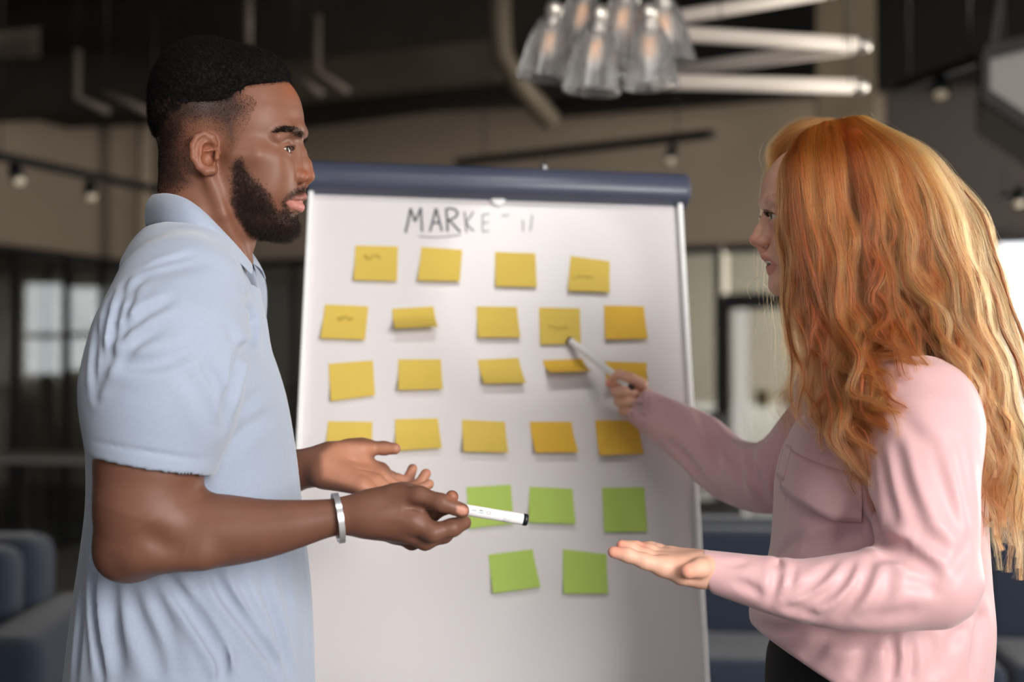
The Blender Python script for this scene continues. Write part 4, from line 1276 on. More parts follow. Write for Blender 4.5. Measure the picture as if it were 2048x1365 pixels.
# thinning towards the skin at the temples and sides
FADE = [(500, 196), (470, 190), (420, 190), (360, 200), (300, 250), (300, 360), (330, 390), (380, 370), (372, 300), (380, 258), (408, 248), (440, 258), (466, 300), (482, 262), (498, 232), (508, 206)]
def fadew(p):
    X, Y = side_px(p); dn = poly_dist(FADE, X, Y); top = sstep(300, 205, Y + (460 - X) * .15)
    nape = sstep(400, 350, X) * sstep(215, 260, Y)
    return np.where(dn > -6, np.clip(.16 + .9 * top ** 1.4 + .7 * nape, 0, 1), 0) * (p[:, 2] > mz(400))
p, n = sample(hv, hf, 900000, fadew, 3)
st += coils(p, n, .0020, .0005, .6, 4, 5)
hair_obj('hair_curls', st, m_mhair, cap, .00016, .00007)
# beard and moustache
def beardw(p):
    X, Y = side_px(p); dn = poly_dist(BEARD, X, Y)
    lip = poly_dist([(572, 404), (600, 392), (622, 390), (622, 420), (604, 428), (586, 420)], X, Y)
    return sstep(-7, 12, dn) * (lip < -1) * (p[:, 2] < mz(305)) * (np.abs(p[:, 1] - MY) < .085) * (X > 455)
p, n = sample(hv, hf, 620000, beardw, 5)
X, Y = side_px(p)
dens = sstep(0, 22, poly_dist(BEARD, X, Y)) * .6 + .4 * sstep(430, 470, Y)
st = []
for lo_, hi_, L in ((0, .35, .0040), (.35, .7, .0070), (.7, 1.01, .0100)):
    k = (dens >= lo_) & (dens < hi_)
    st += coils(p[k], n[k], L, .0010, 1.0, 6 + int(lo_ * 10), 9, bend=lambda q: np.tile(np.array([.15, 0, -.55]), (len(q), 1)))
m_beard = mat('dark_brown_beard_hair', (40, 29, 23), .6, .3)
hair_obj('beard', st, m_beard, man, .00013, .00006)
# eyebrows and lashes
BROW = [(548, 265), (557, 259), (572, 253), (590, 255), (605, 262), (607, 272), (594, 269), (580, 264), (566, 264)]
p, n = sample(hv, hf, 1500000, lambda p: (poly_dist(BROW, *side_px(p)) > -1) * (p[:, 0] > mx(520)) * (p[:, 2] > mz(290)) * (np.abs(p[:, 1] - MY) > .006), 8)
st = coils(p, n * .5, .0065, .0003, .3, 9, 5, bend=lambda q: np.stack([-.7 + 0 * q[:, 0], np.sign(q[:, 1] - MY) * .5, .1 + 0 * q[:, 0]], 1))
hair_obj('eyebrows', st, m_mhair, man, .00014, .00005)
st = []
for S, sg in ((lambda p: np.asarray(p, float), -1), (mirr, 1)):
    c = S(MEYE)
    for i in range(70):
        ph = math.radians(-36 + 100 * i / 69 + rng.uniform(-1, 1)); w = 1 - ((math.degrees(ph) - 14) / 56) ** 2
        th = math.radians(15 * w); R = px_m(21.5)
        d0 = np.array([math.cos(th) * math.cos(ph), sg * math.cos(th) * math.sin(ph), math.sin(th)])
        a = c + d0 * R; L = rng.uniform(.0035, .0055)
        st.append(np.array([a, a + d0 * L * .5 + np.array([0, 0, -.0006]), a + d0 * L + np.array([0, 0, .0012])]))
hair_obj('eyelashes', st, m_mhair, man, .00012, .00004)

# ---- polo shirt
m_polo = mat('light_blue_pique', (152, 163, 181), .82, .25, var=.035, scale=220, bump=.25, bscale=1500, sheen=.35)
# folds of the shirt: pixel trace, half width, height (negative = groove)
MAN_FOLDS = [
    ([(486, 590), (503, 632), (494, 690), (472, 742), (458, 800), (449, 850)], .0085, -.0135),
    ([(250, 566), (232, 637), (222, 696), (207, 770)], .0055, -.009), ([(224, 590), (208, 660), (203, 730), (194, 800)], .005, -.007), ([(196, 650), (190, 720), (188, 790)], .005, -.007),
    ([(268, 585), (250, 640), (243, 690)], .005, -.006), ([(345, 600), (290, 628), (240, 672)], .006, -.008), ([(402, 684), (335, 722), (262, 728), (222, 712)], .008, -.007),
    ([(330, 655), (285, 680), (240, 720)], .006, -.005), ([(398, 715), (430, 768), (450, 835)], .008, -.006), ([(365, 735), (405, 790), (430, 860)], .009, -.004),
    ([(300, 548), (268, 575), (252, 605)], .006, -.004), ([(281, 541), (330, 524), (392, 508)], .004, -.004), ([(292, 560), (350, 536), (420, 520)], .010, -.003),
    ([(452, 640), (470, 690), (462, 740)], .010, -.004), ([(546, 830), (500, 850), (455, 900)], .010, -.004), ([(540, 770), (505, 800), (470, 830)], .008, -.004),
    ([(188, 1080), (191, 1170), (196, 1260), (204, 1360)], .006, -.013), ([(222, 1150), (230, 1240), (240, 1360)], .010, -.006), ([(166, 1180), (160, 1270), (150, 1360)], .007, -.006),
    ([(335, 1152), (381, 1222), (433, 1304), (452, 1362)], .0065, -.013), ([(425, 1140), (451, 1193), (500, 1260), (560, 1345)], .0065, -.011), ([(255, 1170), (274, 1230), (307, 1304), (325, 1362)], .010, -.008),
    ([(518, 1150), (544, 1230), (568, 1310), (580, 1362)], .007, -.008), ([(440, 1290), (447, 1325), (441, 1362)], .005, -.007), ([(470, 1150), (500, 1215), (548, 1290)], .006, -.004),
    ([(545, 1090), (572, 1180), (590, 1290)], .008, -.004), ([(300, 1180), (335, 1260), (362, 1362)], .009, -.004), ([(380, 1175), (415, 1240), (470, 1320)], .007, -.004)]
def polo():
    b = Body(); A = np.array
    sec = [(mz(550), mx(472), mx(285), .130, .5), (mz(600), mx(496), mx(246), .168, .5), (mz(640), mx(512), mx(224), .180, .5), (mz(720), mx(545), mx(200), .185, .5), (mz(800), mx(570), mx(190), .186, .5), (mz(900), mx(588), mx(194), .182, .5),
           (mz(1000), mx(600), mx(194), .180, .5), (mz(1100), mx(612), mx(182), .180, .5), (mz(1200), mx(622), mx(168), .184, .5), (mz(1365), mx(629), mx(150), .192, .5), (mz(1490), mx(634), mx(140), .196, .5)]
    b.add(loft(densify(sec, 60), MY, n=2.15), 0)
    # yoke from neck to shoulders
    b.add(chain([mp(388, 550, 0), mp(388, 640, 0)], [.066, .09], .03), .03)
    b.add(ell(mp(358, 556, 0), (.066, .13, .078)), .035)
    b.add(ell(mp(430, 572, 0), (.050, .12, .066)), .03)
    hemn = A([-.174, 0.0, -.985]); hc = P(302, 931, 1.655)
    ch = chain([mp(382, 540, -.085), P(362, 600, 1.735), P(338, 695, 1.688), P(322, 790, 1.668), P(300, 960, 1.655)], [.056, .074, .085, .0870, .0725], .03)
    b.add(Prim(lambda p: smax(ch.f(p), (p - hc) @ hemn, .005), ch.lo, ch.hi), .030)
    ch2 = chain([mp(385, 532, .085), P(415, 590, 2.07), P(428, 760, 2.11), P(440, 900, 2.13)], [.056, .078, .08, .07], .03)
    b.add(ch2, .03)
    b.crease([P(172, 880, 1.60), P(300, 902, 1.60), P(430, 925, 1.60)], .0022, -.0014, ax=(0, 2), side=lambda p: sstep(1.78, 1.74, p[:, 1]))
    # folds: pixel traces laid on the surface
    tr = tree_of(b, .008)
    def fold(px, w, amp, lip=.35):
        q = on_cloth(tr, px)
        if len(q) > 2: b.crease(q, w, amp, lip=lip, n=max(8, 3 * len(px)))
    for px, w, amp in MAN_FOLDS: fold(px, w, amp)
    b.crease(on_cloth(tr, [(185, 884), (300, 904), (425, 926)]), .0022, -.0014)
    # button placket down the front
    def plk(p, d):
        s = sstep(.0185, .0165, np.abs(p[:, 1] - MY)) * (p[:, 0] > mx(480)) * (p[:, 2] < mz(520))
        return d - .0022 * s
    b.disp(plk, (-9, -9, -9), (9, 9, 9))
    # sleeve opening, neck opening, hem
    inner = chain([P(312, 850, 1.662), P(300, 960, 1.655), P(296, 1010, 1.655)], [.0765, .0665, .0655], .01)
    b.sub(inner, .003)
    b.sub(chain([mp(400, 430, 0), mp(392, 510, 0)], [.080, .062], .02), .006)
    b.sub(ell(mp(470, 520, 0), (.04, .045, .05)), .01)
    return b
sv, sf = polo().mesh(.0030)
shirt = np_mesh('shirt', [(sv, sf)], m_polo, man); shirt['label'] = 'light blue short-sleeved polo shirt'
# collar
def collar():
    top = [(493, 522, -.018), (470, 490, -.040), (440, 456, -.062), (405, 420, -.072), (372, 396, -.070), (340, 386, -.052), (318, 386, -.026), (311, 388, 0)]
    out = [(503, 552, -.052), (474, 522, -.076), (446, 497, -.088), (412, 466, -.094), (376, 452, -.092), (338, 448, -.074), (308, 452, -.036), (297, 454, 0)]
    inn = [(486, 530, -.014), (462, 505, -.034), (434, 478, -.052), (402, 448, -.060), (372, 426, -.058), (344, 416, -.044), (322, 416, -.022), (316, 418, 0)]
    def full(l):
        a = [mp(x, y, t) for x, y, t in l]
        return np.array(a + [mirr(q) for q in a[-2::-1]])
    n = 60
    T, O, I = catmull(full(top), n), catmull(full(out), n), catmull(full(inn), n)
    rows = [I, I * .4 + T * .6 , T]
    c = np.array([mx(395), MY, 0]);
    for f in (.15, .4, .7, 1.0):
        q = T * (1 - f) + O * f
        ctr = np.stack([np.full(n, mx(398)), np.full(n, MY), q[:, 2]], 1)
        dirn = q - ctr; dirn /= np.maximum(np.linalg.norm(dirn, axis=1), 1e-6)[:, None]
        rows.append(q + dirn * (.006 * math.sin(math.pi * min(f * 1.15, 1)) + .002))
    verts = np.concatenate(rows); faces = []
    for r in range(len(rows) - 1):
        for i in range(n - 1):
            faces.append((r * n + i, r * n + i + 1, (r + 1) * n + i + 1, (r + 1) * n + i))
    o = mesh_obj('collar', verts, faces, m_polo, shirt)
    md = o.modifiers.new('thickness', 'SOLIDIFY'); md.thickness = .0028; md.offset = 0
    sb = o.modifiers.new('smooth', 'SUBSURF'); sb.levels = 1; sb.render_levels = 2
collar()
# sleeve hem stitching
# ---- trousers and shoes, below the frame
m_trous = mat('dark_charcoal_trousers', (40, 42, 48), .85, .2, var=.06, scale=90)
m_shoe = mat('dark_brown_leather', (54, 38, 30), .4, .5, var=.1, scale=30)
def trousers(name, parent, xc, yc, hipz, rh, sp, ank, m, depth=.12):
    b = Body()
    b.add(ell((xc, yc, hipz - .04), (depth, rh, .15)), 0)
    for s in (-1, 1):
        b.add(chain([np.array((xc, yc + s * sp * .85, hipz - .05)), np.array((xc + .01, yc + s * sp, .50)), np.array((xc - .01, yc + s * sp * 1.05, .07))], [.105 * depth / .12, .072 * depth / .12, ank], .03), .03)
    b.cut(Prim(lambda p: (hipz + .08) - p[:, 2] if False else p[:, 2] - (hipz + .10), (-9, -9, -9), (9, 9, 9)), .002)
    v, f = b.mesh(.011); return np_mesh(name, [(v, f)], m, parent)
trousers('trousers', man, mx(382), MY, mz(1420), .165, .105, .062, m_trous)
def shoe(parent, x, y, fwd, m, L=.28):
    b = Body()
    b.add(chain([np.array((x - fwd * .06, y, .045)), np.array((x + fwd * .05, y, .045)), np.array((x + fwd * (L - .12), y, .032))], [.042, .044, .030], .02), 0)
    b.add(rcone((x - fwd * .02, y, .05), (x - fwd * .02, y, .10), .040, .046), .02)
    b.cut(Prim(lambda p: -p[:, 2] + .001, (-9, -9, -9), (9, 9, 9)), .003)
    v, f = b.mesh(.005); return np_mesh('shoe', [(v, f)], m, parent)
for s in (-1, 1): shoe(man, mx(375), MY + s * .11, 1, m_shoe)

# ---- steel cuff bracelet on the right wrist
m_cuff = mat('polished_steel', (222, 222, 226), .28, .6, metal=.75)
def bracelet():
    e0, e1 = P(664, 994, 1.655), P(676, 1084, 1.655)
    c = (P(676, 1037, 1.655)); zc = (e0 - e1) / np.linalg.norm(e0 - e1)
    up_ = zc; dep = np.array([.25, -1.0, 0]); dep -= up_ * (dep @ up_); dep /= np.linalg.norm(dep)
    ax = np.cross(up_, dep)
    n = 72; rows = []
    for k in range(n):
        a = math.radians(-168 + 336 * k / (n - 1))
        r = up_ * math.cos(a + math.pi / 2 * 0) * .0285 + dep * math.sin(a) * .0305
        nr = r / np.linalg.norm(r)
        q = c + r
        rows.append([q - ax * .0034, q - ax * .0034 + nr * .0014, q + ax * .0034 + nr * .0014, q + ax * .0034])
    verts = [tuple(v) for r in rows for v in r]; faces = []
    for i in range(n - 1):
        for j in range(4):
            faces.append((i * 4 + j, i * 4 + (j + 1) % 4, (i + 1) * 4 + (j + 1) % 4, (i + 1) * 4 + j))
    faces += [(0, 1, 2, 3), tuple((n - 1) * 4 + j for j in (3, 2, 1, 0))]
    o = mesh_obj('bracelet', verts, faces, m_cuff, man); o.data.set_sharp_from_angle(angle=.7); o['label'] = 'narrow polished steel cuff bracelet'
bracelet()

# ---- markers
m_mwhite = mat('white_marker_plastic', (236, 234, 234), .35, .5)
m_mblack = mat('black_marker_plastic', (24, 26, 28), .4, .5)
m_print = mat('grey_print', (96, 98, 104), .6, .3)
def marker(name, a, b, label, r=.0062, prints=True):
    """a: cap end (dark tip ring); b: rear end"""
    a = Vector(a); b = Vector(b); ax = (b - a).normalized(); L = (b - a).length
    e = empty(name, b); tag(e, label, 'marker')
    def lt(nm, prof, m):
        bm = bmesh.new(); lathe(bm, prof, a, ax, 28); return bm_obj(nm, bm, m, e, True)
    cap = lt('cap', [(.001, .004), (r * .9, .004), (r * 1.0, .006), (r * 1.04, .018), (r * 1.04, .0285), (r * .98, .029)], m_mwhite)
    lt('cap_end', [(.001, 0), (r * .9, 0), (r * 1.06, .001), (r * 1.06, .0055), (.001, .0055)], m_mblack)
    lt('barrel', [(r * .96, .0285), (r * 1.0, .0300), (r * 1.0, L - .014), (r * .9, L - .010), (.001, L - .010)], m_mwhite)
    lt('tail_plug', [(.001, L), (r * .7, L), (r * .86, L - .002), (r * .86, L - .012), (.001, L - .012)], m_mblack)
    return e, a, ax, L
mk, ma, max_, mL = marker('whiteboard_marker', P(1055, 1041, 1.672), P(900, 1015, 1.660) - (P(1055, 1041, 1.672) - P(900, 1015, 1.660)) * .42, 'white marker held out between thumb and fingers of the man', .0066)
# printed marks on the barrel (small icons and a line of print)
def print_mark(lines, e, a, ax, r, toward=(0, -1, .25), m=None):
    sd = Vector(toward); sd = (sd - ax * sd.dot(ax)).normalized(); tn = ax.cross(sd)
    bm = bmesh.new()
    for (s0, t0), (s1, t1) in lines:
        def pt(s, t):
            an = t / r; return a + ax * s + (sd * math.cos(an) + tn * math.sin(an)) * (r + .00012)
        w = .00035
        d = Vector((s1 - s0, t1 - t0, 0)); ln = d.length or 1; nx, ny = -d.y / ln * w, d.x / ln * w
        vs = [bm.verts.new(pt(s0 + nx, t0 + ny)), bm.verts.new(pt(s1 + nx, t1 + ny)), bm.verts.new(pt(s1 - nx, t1 - ny)), bm.verts.new(pt(s0 - nx, t0 - ny))]
        bm.faces.new(vs)
    o = bm_obj('printed_mark', bm, m or m_print, e); return o
cx = .0475
print_mark([((cx + .003 * math.cos(k), .0016 * math.sin(k)), (cx + .003 * math.cos(k + 1.047), .0016 * math.sin(k + 1.047))) for k in [i * 1.047 for i in range(6)]], mk, ma, max_, .0066)
print_mark([((.0535, -.0014), (.0600, -.0014)), ((.0545, .0006), (.0590, .0006)), ((.0545, .0014), (.0590, .0014))], mk, ma, max_, .0066)
print_mark([((.0625 + i * .0014, -.001), (.0625 + i * .0014 + .0008, .0012)) for i in range(4)], mk, ma, max_, .0066)

# ================================================================== the woman
WD = 1.90; WS = FPX / WD; WY = float(P(1650, 400, WD)[1])
def wp(px, py, lat=0.0):
    q = P(px, py, WD + lat); q[1] = WY + lat; return q
def ww(px, py, lat=0.0): return wp(px, py, lat / WS)
def wmir(p):
    q = np.array(p, float); q[1] = 2 * WY - q[1]; return q
wz = lambda py: float(wp(1650, py)[2]); wx = lambda px: float(wp(px, 400)[0])
def wboth(fn):
    fn(lambda p: np.asarray(p, float)); fn(wmir)
woman = empty('person', (wx(1760), WY, 0)); tag(woman, 'red-haired woman in a pink satin blouse pointing at the board', 'person')
WEYE = ww(1557, 434, -43)
def woman_head():
    b = Body(); u = lambda n: n / WS
    b.add(ell(ww(1692, 380), (u(110), u(106), u(112))), 0)
    b.add(ell(ww(1622, 384), (u(95), u(90), u(94))), u(30))
    sec = [(wz(355), wx(1540), wx(1740), u(86), .40), (wz(400), wx(1533), wx(1735), u(90), .45), (wz(430), wx(1540), wx(1730), u(90), .45), (wz(460), wx(1545), wx(1720), u(88), .45), (wz(490), wx(1547), wx(1708), u(82), .42),
           (wz(520), wx(1549), wx(1692), u(74), .38), (wz(548), wx(1552), wx(1674), u(63), .35), (wz(570), wx(1556), wx(1652), u(50), .35), (wz(586), wx(1566), wx(1625), u(32), .5)]
    b.add(loft(densify(sec), WY, n=2.2), u(20))
    b.add(ell(ww(1600, 560), (u(50), u(44), u(30))), u(20))
    b.add(ell(ww(1559, 570), (u(23), u(30), u(22))), u(16))
    b.add(ell(ww(1568, 518), (u(40), u(44), u(37))), u(20))
    def sides(S):
        b.add(ell(S(ww(1580, 488, -58)), (u(30), u(26), u(36))), u(30))
        b.add(chain([ww(1537, 404), S(ww(1537, 400, -24)), S(ww(1550, 400, -52)), S(ww(1572, 414, -72))], [u(8), u(8), u(8), u(7)], u(8)), u(16))
        b.sub(ell(S(ww(1528, 434, -46)), (u(17), u(20), u(13))), u(16))
        b.add(chain([S(ww(1545, 430, -12)), S(ww(1535, 470, -14))], [u(12), u(12)], u(5)), u(12))
    wboth(sides)
    for S, sg in ((lambda p: np.asarray(p, float), -1), (wmir, 1)):
        c = S(WEYE); R = u(21)
        b.add(ell(c, (R, R, R)), u(7))
        def slit(p, c=c, sg=sg, R=R):
            q = p - c; phi = np.degrees(np.arctan2(q[:, 1] * sg, -q[:, 0])); r = np.linalg.norm(q, axis=1)
            th = np.degrees(np.arcsin(np.clip(q[:, 2] / np.maximum(r, 1e-6), -1, 1)))
            w = np.clip(1 - ((phi - 8) / 64) ** 2, -1, 1)
            d = np.maximum(th - 20 * w, -20 * w - th) * np.pi / 180 * R
            d = np.maximum(d, (u(14) - r))
            return np.maximum(d, (np.abs(phi - 8) - 64) * .3 * R)
        b.sub(Prim(slit, c - R * 2, c + R * 2), u(1.5))
    b.add(chain([ww(1540, 416), ww(1531, 438), ww(1519, 462), ww(1510, 480)], [u(8), u(8), u(9.5), u(12.5)], u(8)), u(10))
    def nose(S):
        b.add(ell(S(ww(1524, 484, -14)), (u(13), u(9), u(10))), u(6))
        b.sub(ell(S(ww(1514, 494, -8)), (u(7), u(4.5), u(4.5))), u(3))
    wboth(nose)
    b.add(chain([ww(1514, 490), ww(1522, 499), ww(1527, 508)], [u(5), u(6), u(7)], u(5)), u(7))
    b.add(chain([ww(1554, 528, -31), ww(1536, 518, -18), ww(1528, 513.5, -5), ww(1528, 513.5, 5), ww(1536, 518, 18), wmir(ww(1554, 528, -31))], [u(3), u(4.8), u(5.6), u(5.6), u(4.8), u(3)], u(4)), u(6))
    b.add(chain([ww(1555, 531, -30), ww(1545, 540, -16), ww(1540.5, 542, -5), ww(1540.5, 542, 5), ww(1545, 540, 16), wmir(ww(1555, 531, -30))], [u(3), u(5.6), u(6.8), u(6.8), u(5.6), u(3)], u(4)), u(4))
    b.sub(ell(ww(1536, 527.5), (u(20), u(25), u(4.5))), u(3))
    b.add(chain([ww(1678, 480), ww(1690, 580), ww(1712, 690), ww(1730, 760)], [u(70), u(66), u(70), u(85)], u(20)), u(24))
    b.add(ell(ww(1740, 790), (.10, .15, .07)), .05)
    return b
def woman_near_hand(b):
    # left hand, palm up, fingers to the left, thumb towards the viewer
    palm = [rcone(P(1452, 1145, 1.675), P(1405, 1139, 1.675), .0160, .018),
            rcone(P(1405, 1140, 1.67), P(1326, 1134, 1.655), .018, .0120),
            rcone(P(1405, 1137, 1.685), P(1326, 1127, 1.672), .018, .0120),
            rcone(P(1405, 1133, 1.70), P(1332, 1119, 1.69), .017, .0115),
            rcone(P(1405, 1130, 1.71), P(1342, 1112, 1.706), .016, .0105),
            rcone(P(1408, 1146, 1.67), P(1366, 1150, 1.652), .016, .0125)]
    fingers = [
        chain(pts3([(1422, 1134, 1.665), (1400, 1137, 1.646), (1376, 1143, 1.632)]), [.0120, .0105, .0090], .006),     # thumb, foreshortened
        chain(pts3([(1330, 1135, 1.655), (1289, 1123, 1.650), (1255, 1111, 1.650), (1227, 1105, 1.652)]), [.0112, .0090, .0082, .0070], .005),
        chain(pts3([(1328, 1127, 1.672), (1290, 1112, 1.672), (1262, 1099, 1.674), (1244, 1092, 1.676)]), [.0112, .0090, .0082, .0070], .005),
        chain(pts3([(1332, 1119, 1.69), (1300, 1104, 1.695), (1272, 1096, 1.70), (1252, 1092, 1.702)]), [.0105, .0085, .0076, .0066], .005),
        chain(pts3([(1342, 1112, 1.706), (1318, 1102, 1.715), (1302, 1096, 1.722), (1288, 1094, 1.726)]), [.0098, .0078, .0070, .0062], .005)]
    b.add(hand_prim(palm, fingers, .012, .006), .004)
    b.add(chain(pts3([(1450, 1144, 1.68), (1560, 1170, 1.67), (1700, 1185, 1.66)]), [.0160, .021, .027], .01), .01)
    b.add(schain(pts3([(1700, 1185, 1.66), (1860, 1160, 1.66), (1858, 980, 1.70), (1850, 840, 1.75)]), [.032, .036, .042, .045], .02), .02)
    return b
def woman_far_hand(b):
    # right hand closed round the marker
    palm = [rcone(P(1330, 830, 2.40), P(1288, 806, 2.42), .021, .020), rcone(P(1290, 795, 2.43), P(1262, 778, 2.44), .016, .013), rcone(P(1290, 815, 2.43), P(1268, 820, 2.44), .015, .012), rcone(P(1290, 805, 2.44), P(1256, 798, 2.455), .015, .012)]
    fingers = [
        chain(pts3([(1284, 768, 2.41), (1262, 757, 2.405), (1240, 749, 2.415), (1226, 757, 2.43)]), [.0100, .0088, .0080, .0070], .005),     # thumb over the marker
        chain(pts3([(1256, 782, 2.445), (1228, 770, 2.455), (1218, 766, 2.445)]), [.0095, .0082, .0072], .005),                          # forefinger tip beyond
        chain(pts3([(1256, 790, 2.46), (1232, 783, 2.44), (1252, 784, 2.405), (1268, 788, 2.405)]), [.0088, .0086, .0084, .0076], .005),
        chain(pts3([(1262, 806, 2.46), (1238, 803, 2.44), (1258, 804, 2.405), (1274, 808, 2.405)]), [.0088, .0086, .0084, .0076], .005),
        chain(pts3([(1268, 822, 2.46), (1246, 822, 2.44), (1264, 823, 2.408), (1280, 826, 2.408)]), [.0084, .0080, .0078, .0070], .005)]
    b.add(hand_prim(palm, fingers, .012, .006), .004)
    b.add(chain(pts3([(1325, 828, 2.40), (1400, 890, 2.32), (1470, 945, 2.24)]), [.021, .030, .034], .01), .01)
    b.add(chain(pts3([(1470, 945, 2.24), (1560, 930, 2.15), (1660, 860, 2.05)]), [.034, .040, .045], .02), .02)
    return b
def woman_color(v):
    c = np.tile(np.array(lin((222, 172, 148))), (len(v), 1))
    d = (v - CAM) @ FW; X = 1024 + FPX * ((v - CAM) @ RT) / d; Y = 682.5 - FPX * ((v - CAM) @ UP) / d
    head = (v[:, 2] > wz(700)) & (X > 1460)
    w = v.copy(); w[:, 1] = WY - np.abs(v[:, 1] - WY); dd = (w - CAM) @ FW
    XX = 1024 + FPX * ((w - CAM) @ RT) / dd; YY = 682.5 - FPX * ((w - CAM) @ UP) / dd
    def mix(col, f):
        nonlocal c
        c = c * (1 - f[:, None]) + np.array(lin(col)) * f[:, None]
    g = lambda x, y, r: np.exp(-((XX - x) ** 2 + (YY - y) ** 2) / (r * r)) * head
    mix((220, 140, 122), .5 * np.clip(g(1505, 484, 16) + g(1580, 490, 36), 0, 1))
    lip = poly_dist([(1556, 530), (1540, 516), (1528, 509), (1516, 512), (1520, 522), (1528, 536), (1526, 548), (1542, 552), (1552, 540)], XX, YY)
    mix((196, 116, 108), .7 * sstep(-2, 3, lip) * head)
    r = np.linalg.norm(w - WEYE, axis=1); mix((110, 66, 54), .7 * sstep(20.6 / WS, 18.6 / WS, r) * head)
    hand = ~head
    mix((226, 140, 120), .6 * np.clip(np.exp(-((X - 1224) ** 2 + (Y - 1100) ** 2) / 300) + np.exp(-((X - 1378) ** 2 + (Y - 1142) ** 2) / 260) + np.exp(-((X - 1218) ** 2 + (Y - 764) ** 2) / 120) + np.exp(-((X - 1240) ** 2 + (Y - 1090) ** 2) / 120) + np.exp(-((X - 1285) ** 2 + (Y - 1091) ** 2) / 120), 0, 1) * hand)
    return np.clip(c, 0, 1)
m_wskin = mat('skin_fair', (222, 172, 148), .5, .4, attr='Col', var=.05, scale=60, bump=.12, bscale=500, sss=.15)
wb_ = woman_head(); woman_near_hand(wb_); woman_far_hand(wb_)
wb_.add(chain([P(1850, 840, 1.75), wp(1790, 800, -.06), wp(1750, 800, .06), P(1660, 860, 2.05)], [.045, .06, .06, .045], .03), .03)
whv, whf = wb_.mesh(.0019)
np_mesh('body', [(whv, whf)], m_wskin, woman, woman_color)
for S in (lambda p: p, wmir):
    eyeball('eye', S(WEYE), 17.6 / WS, (-1, -0.12, .0), woman, (92, 74, 52), (216, 204, 198))
bm = bmesh.new()
pts = [ww(1549, 523, -20), ww(1541, 521, -12), ww(1537.5, 520, 0), wmir(ww(1541, 521, -12)), wmir(ww(1549, 523, -20))]
tube(bm, catmull(pts, 14), .0042, 10); bm_obj('teeth', bm, mat('tooth_enamel', (238, 230, 218), .25, .5), woman, True)

# ---- blouse
m_satin = mat('pink_satin', (206, 164, 166), .46, .4, var=.015, scale=40, sheen=.25, bump=.10, bscale=900)
WOMAN_FOLDS = [
    # groove between sleeve and body, elbow creases
    ([(1726, 900), (1734, 981), (1752, 1041), (1764, 1085), (1800, 1102)], .007, -.016), ([(1768, 1088), (1795, 1096), (1822, 1098)], .007, -.018), ([(1886, 1164), (1850, 1134), (1803, 1114), (1742, 1122)], .007, -.013),
    ([(1880, 1190), (1850, 1170), (1806, 1160)], .007, -.007), ([(1905, 1110), (1870, 1085), (1825, 1075)], .008, -.006),
    # forearm
    ([(1745, 1118), (1724, 1172), (1684, 1222), (1625, 1250)], .0055, -.010), ([(1710, 1125), (1668, 1180), (1580, 1222)], .0050, -.008), ([(1672, 1125), (1622, 1172), (1560, 1200)], .0050, -.006), ([(1558, 1110), (1553, 1160), (1541, 1212)], .0045, -.009),
    ([(1530, 1196), (1500, 1176), (1465, 1164)], .005, -.005), ([(1780, 1130), (1770, 1190), (1735, 1240)], .007, -.005), ([(1590, 1130), (1580, 1170), (1560, 1206)], .004, -.004), ([(1640, 1232), (1600, 1222), (1565, 1214)], .005, -.005),
    ([(1500, 1122), (1470, 1130), (1440, 1128)], .004, -.003), ([(1840, 1220), (1780, 1232), (1700, 1240)], .008, -.005),
    # upper sleeve
    ([(1790, 880), (1812, 980), (1856, 1075)], .008, -.009), ([(1860, 890), (1895, 1000), (1922, 1076)], .0075, -.009), ([(1828, 870), (1852, 960), (1890, 1060)], .007, -.005), ([(1915, 880), (1935, 980), (1944, 1060)], .007, -.006), ([(1760, 900), (1775, 980), (1796, 1050)], .006, -.006), ([(1800, 830), (1835, 870), (1880, 900)], .008, -.004),
    ([(1900, 1150), (1925, 1110), (1940, 1070)], .006, -.005),
    # body
    ([(1640, 1262), (1700, 1278), (1780, 1272)], .008, -.009), ([(1782, 1270), (1786, 1320), (1780, 1362)], .005, -.009), ([(1730, 1285), (1720, 1330), (1700, 1362)], .008, -.006), ([(1855, 1262), (1866, 1320), (1860, 1362)], .009, -.006), ([(1822, 1275), (1824, 1320), (1818, 1362)], .006, -.005),
    ([(1960, 1200), (1955, 1280), (1945, 1360)], .008, -.007), ([(1660, 1268), (1632, 1300), (1600, 1318)], .007, -.005), ([(1600, 1256), (1560, 1262), (1520, 1250)], .006, -.005), ([(1722, 1052), (1670, 1080), (1600, 1102)], .010, -.007), ([(1728, 1000), (1690, 1050), (1650, 1100)], .008, -.005), ([(1930, 1240), (1900, 1290), (1890, 1360)], .008, -.005),
    ([(1600, 1070), (1580, 1090), (1562, 1105)], .006, -.004),
    # far sleeve
    ([(1345, 792), (1352, 830), (1380, 866)], .006, -.009), ([(1388, 812), (1412, 850), (1440, 930)], .007, -.011), ([(1425, 850), (1445, 885), (1490, 950)], .007, -.008), ([(1500, 908), (1512, 950), (1530, 1000)], .007, -.012), ([(1470, 900), (1478, 945), (1490, 990)], .006, -.007), ([(1330, 880), (1370, 915), (1420, 975)], .007, -.008), ([(1300, 780), (1330, 810), (1372, 850)], .006, -.004)]
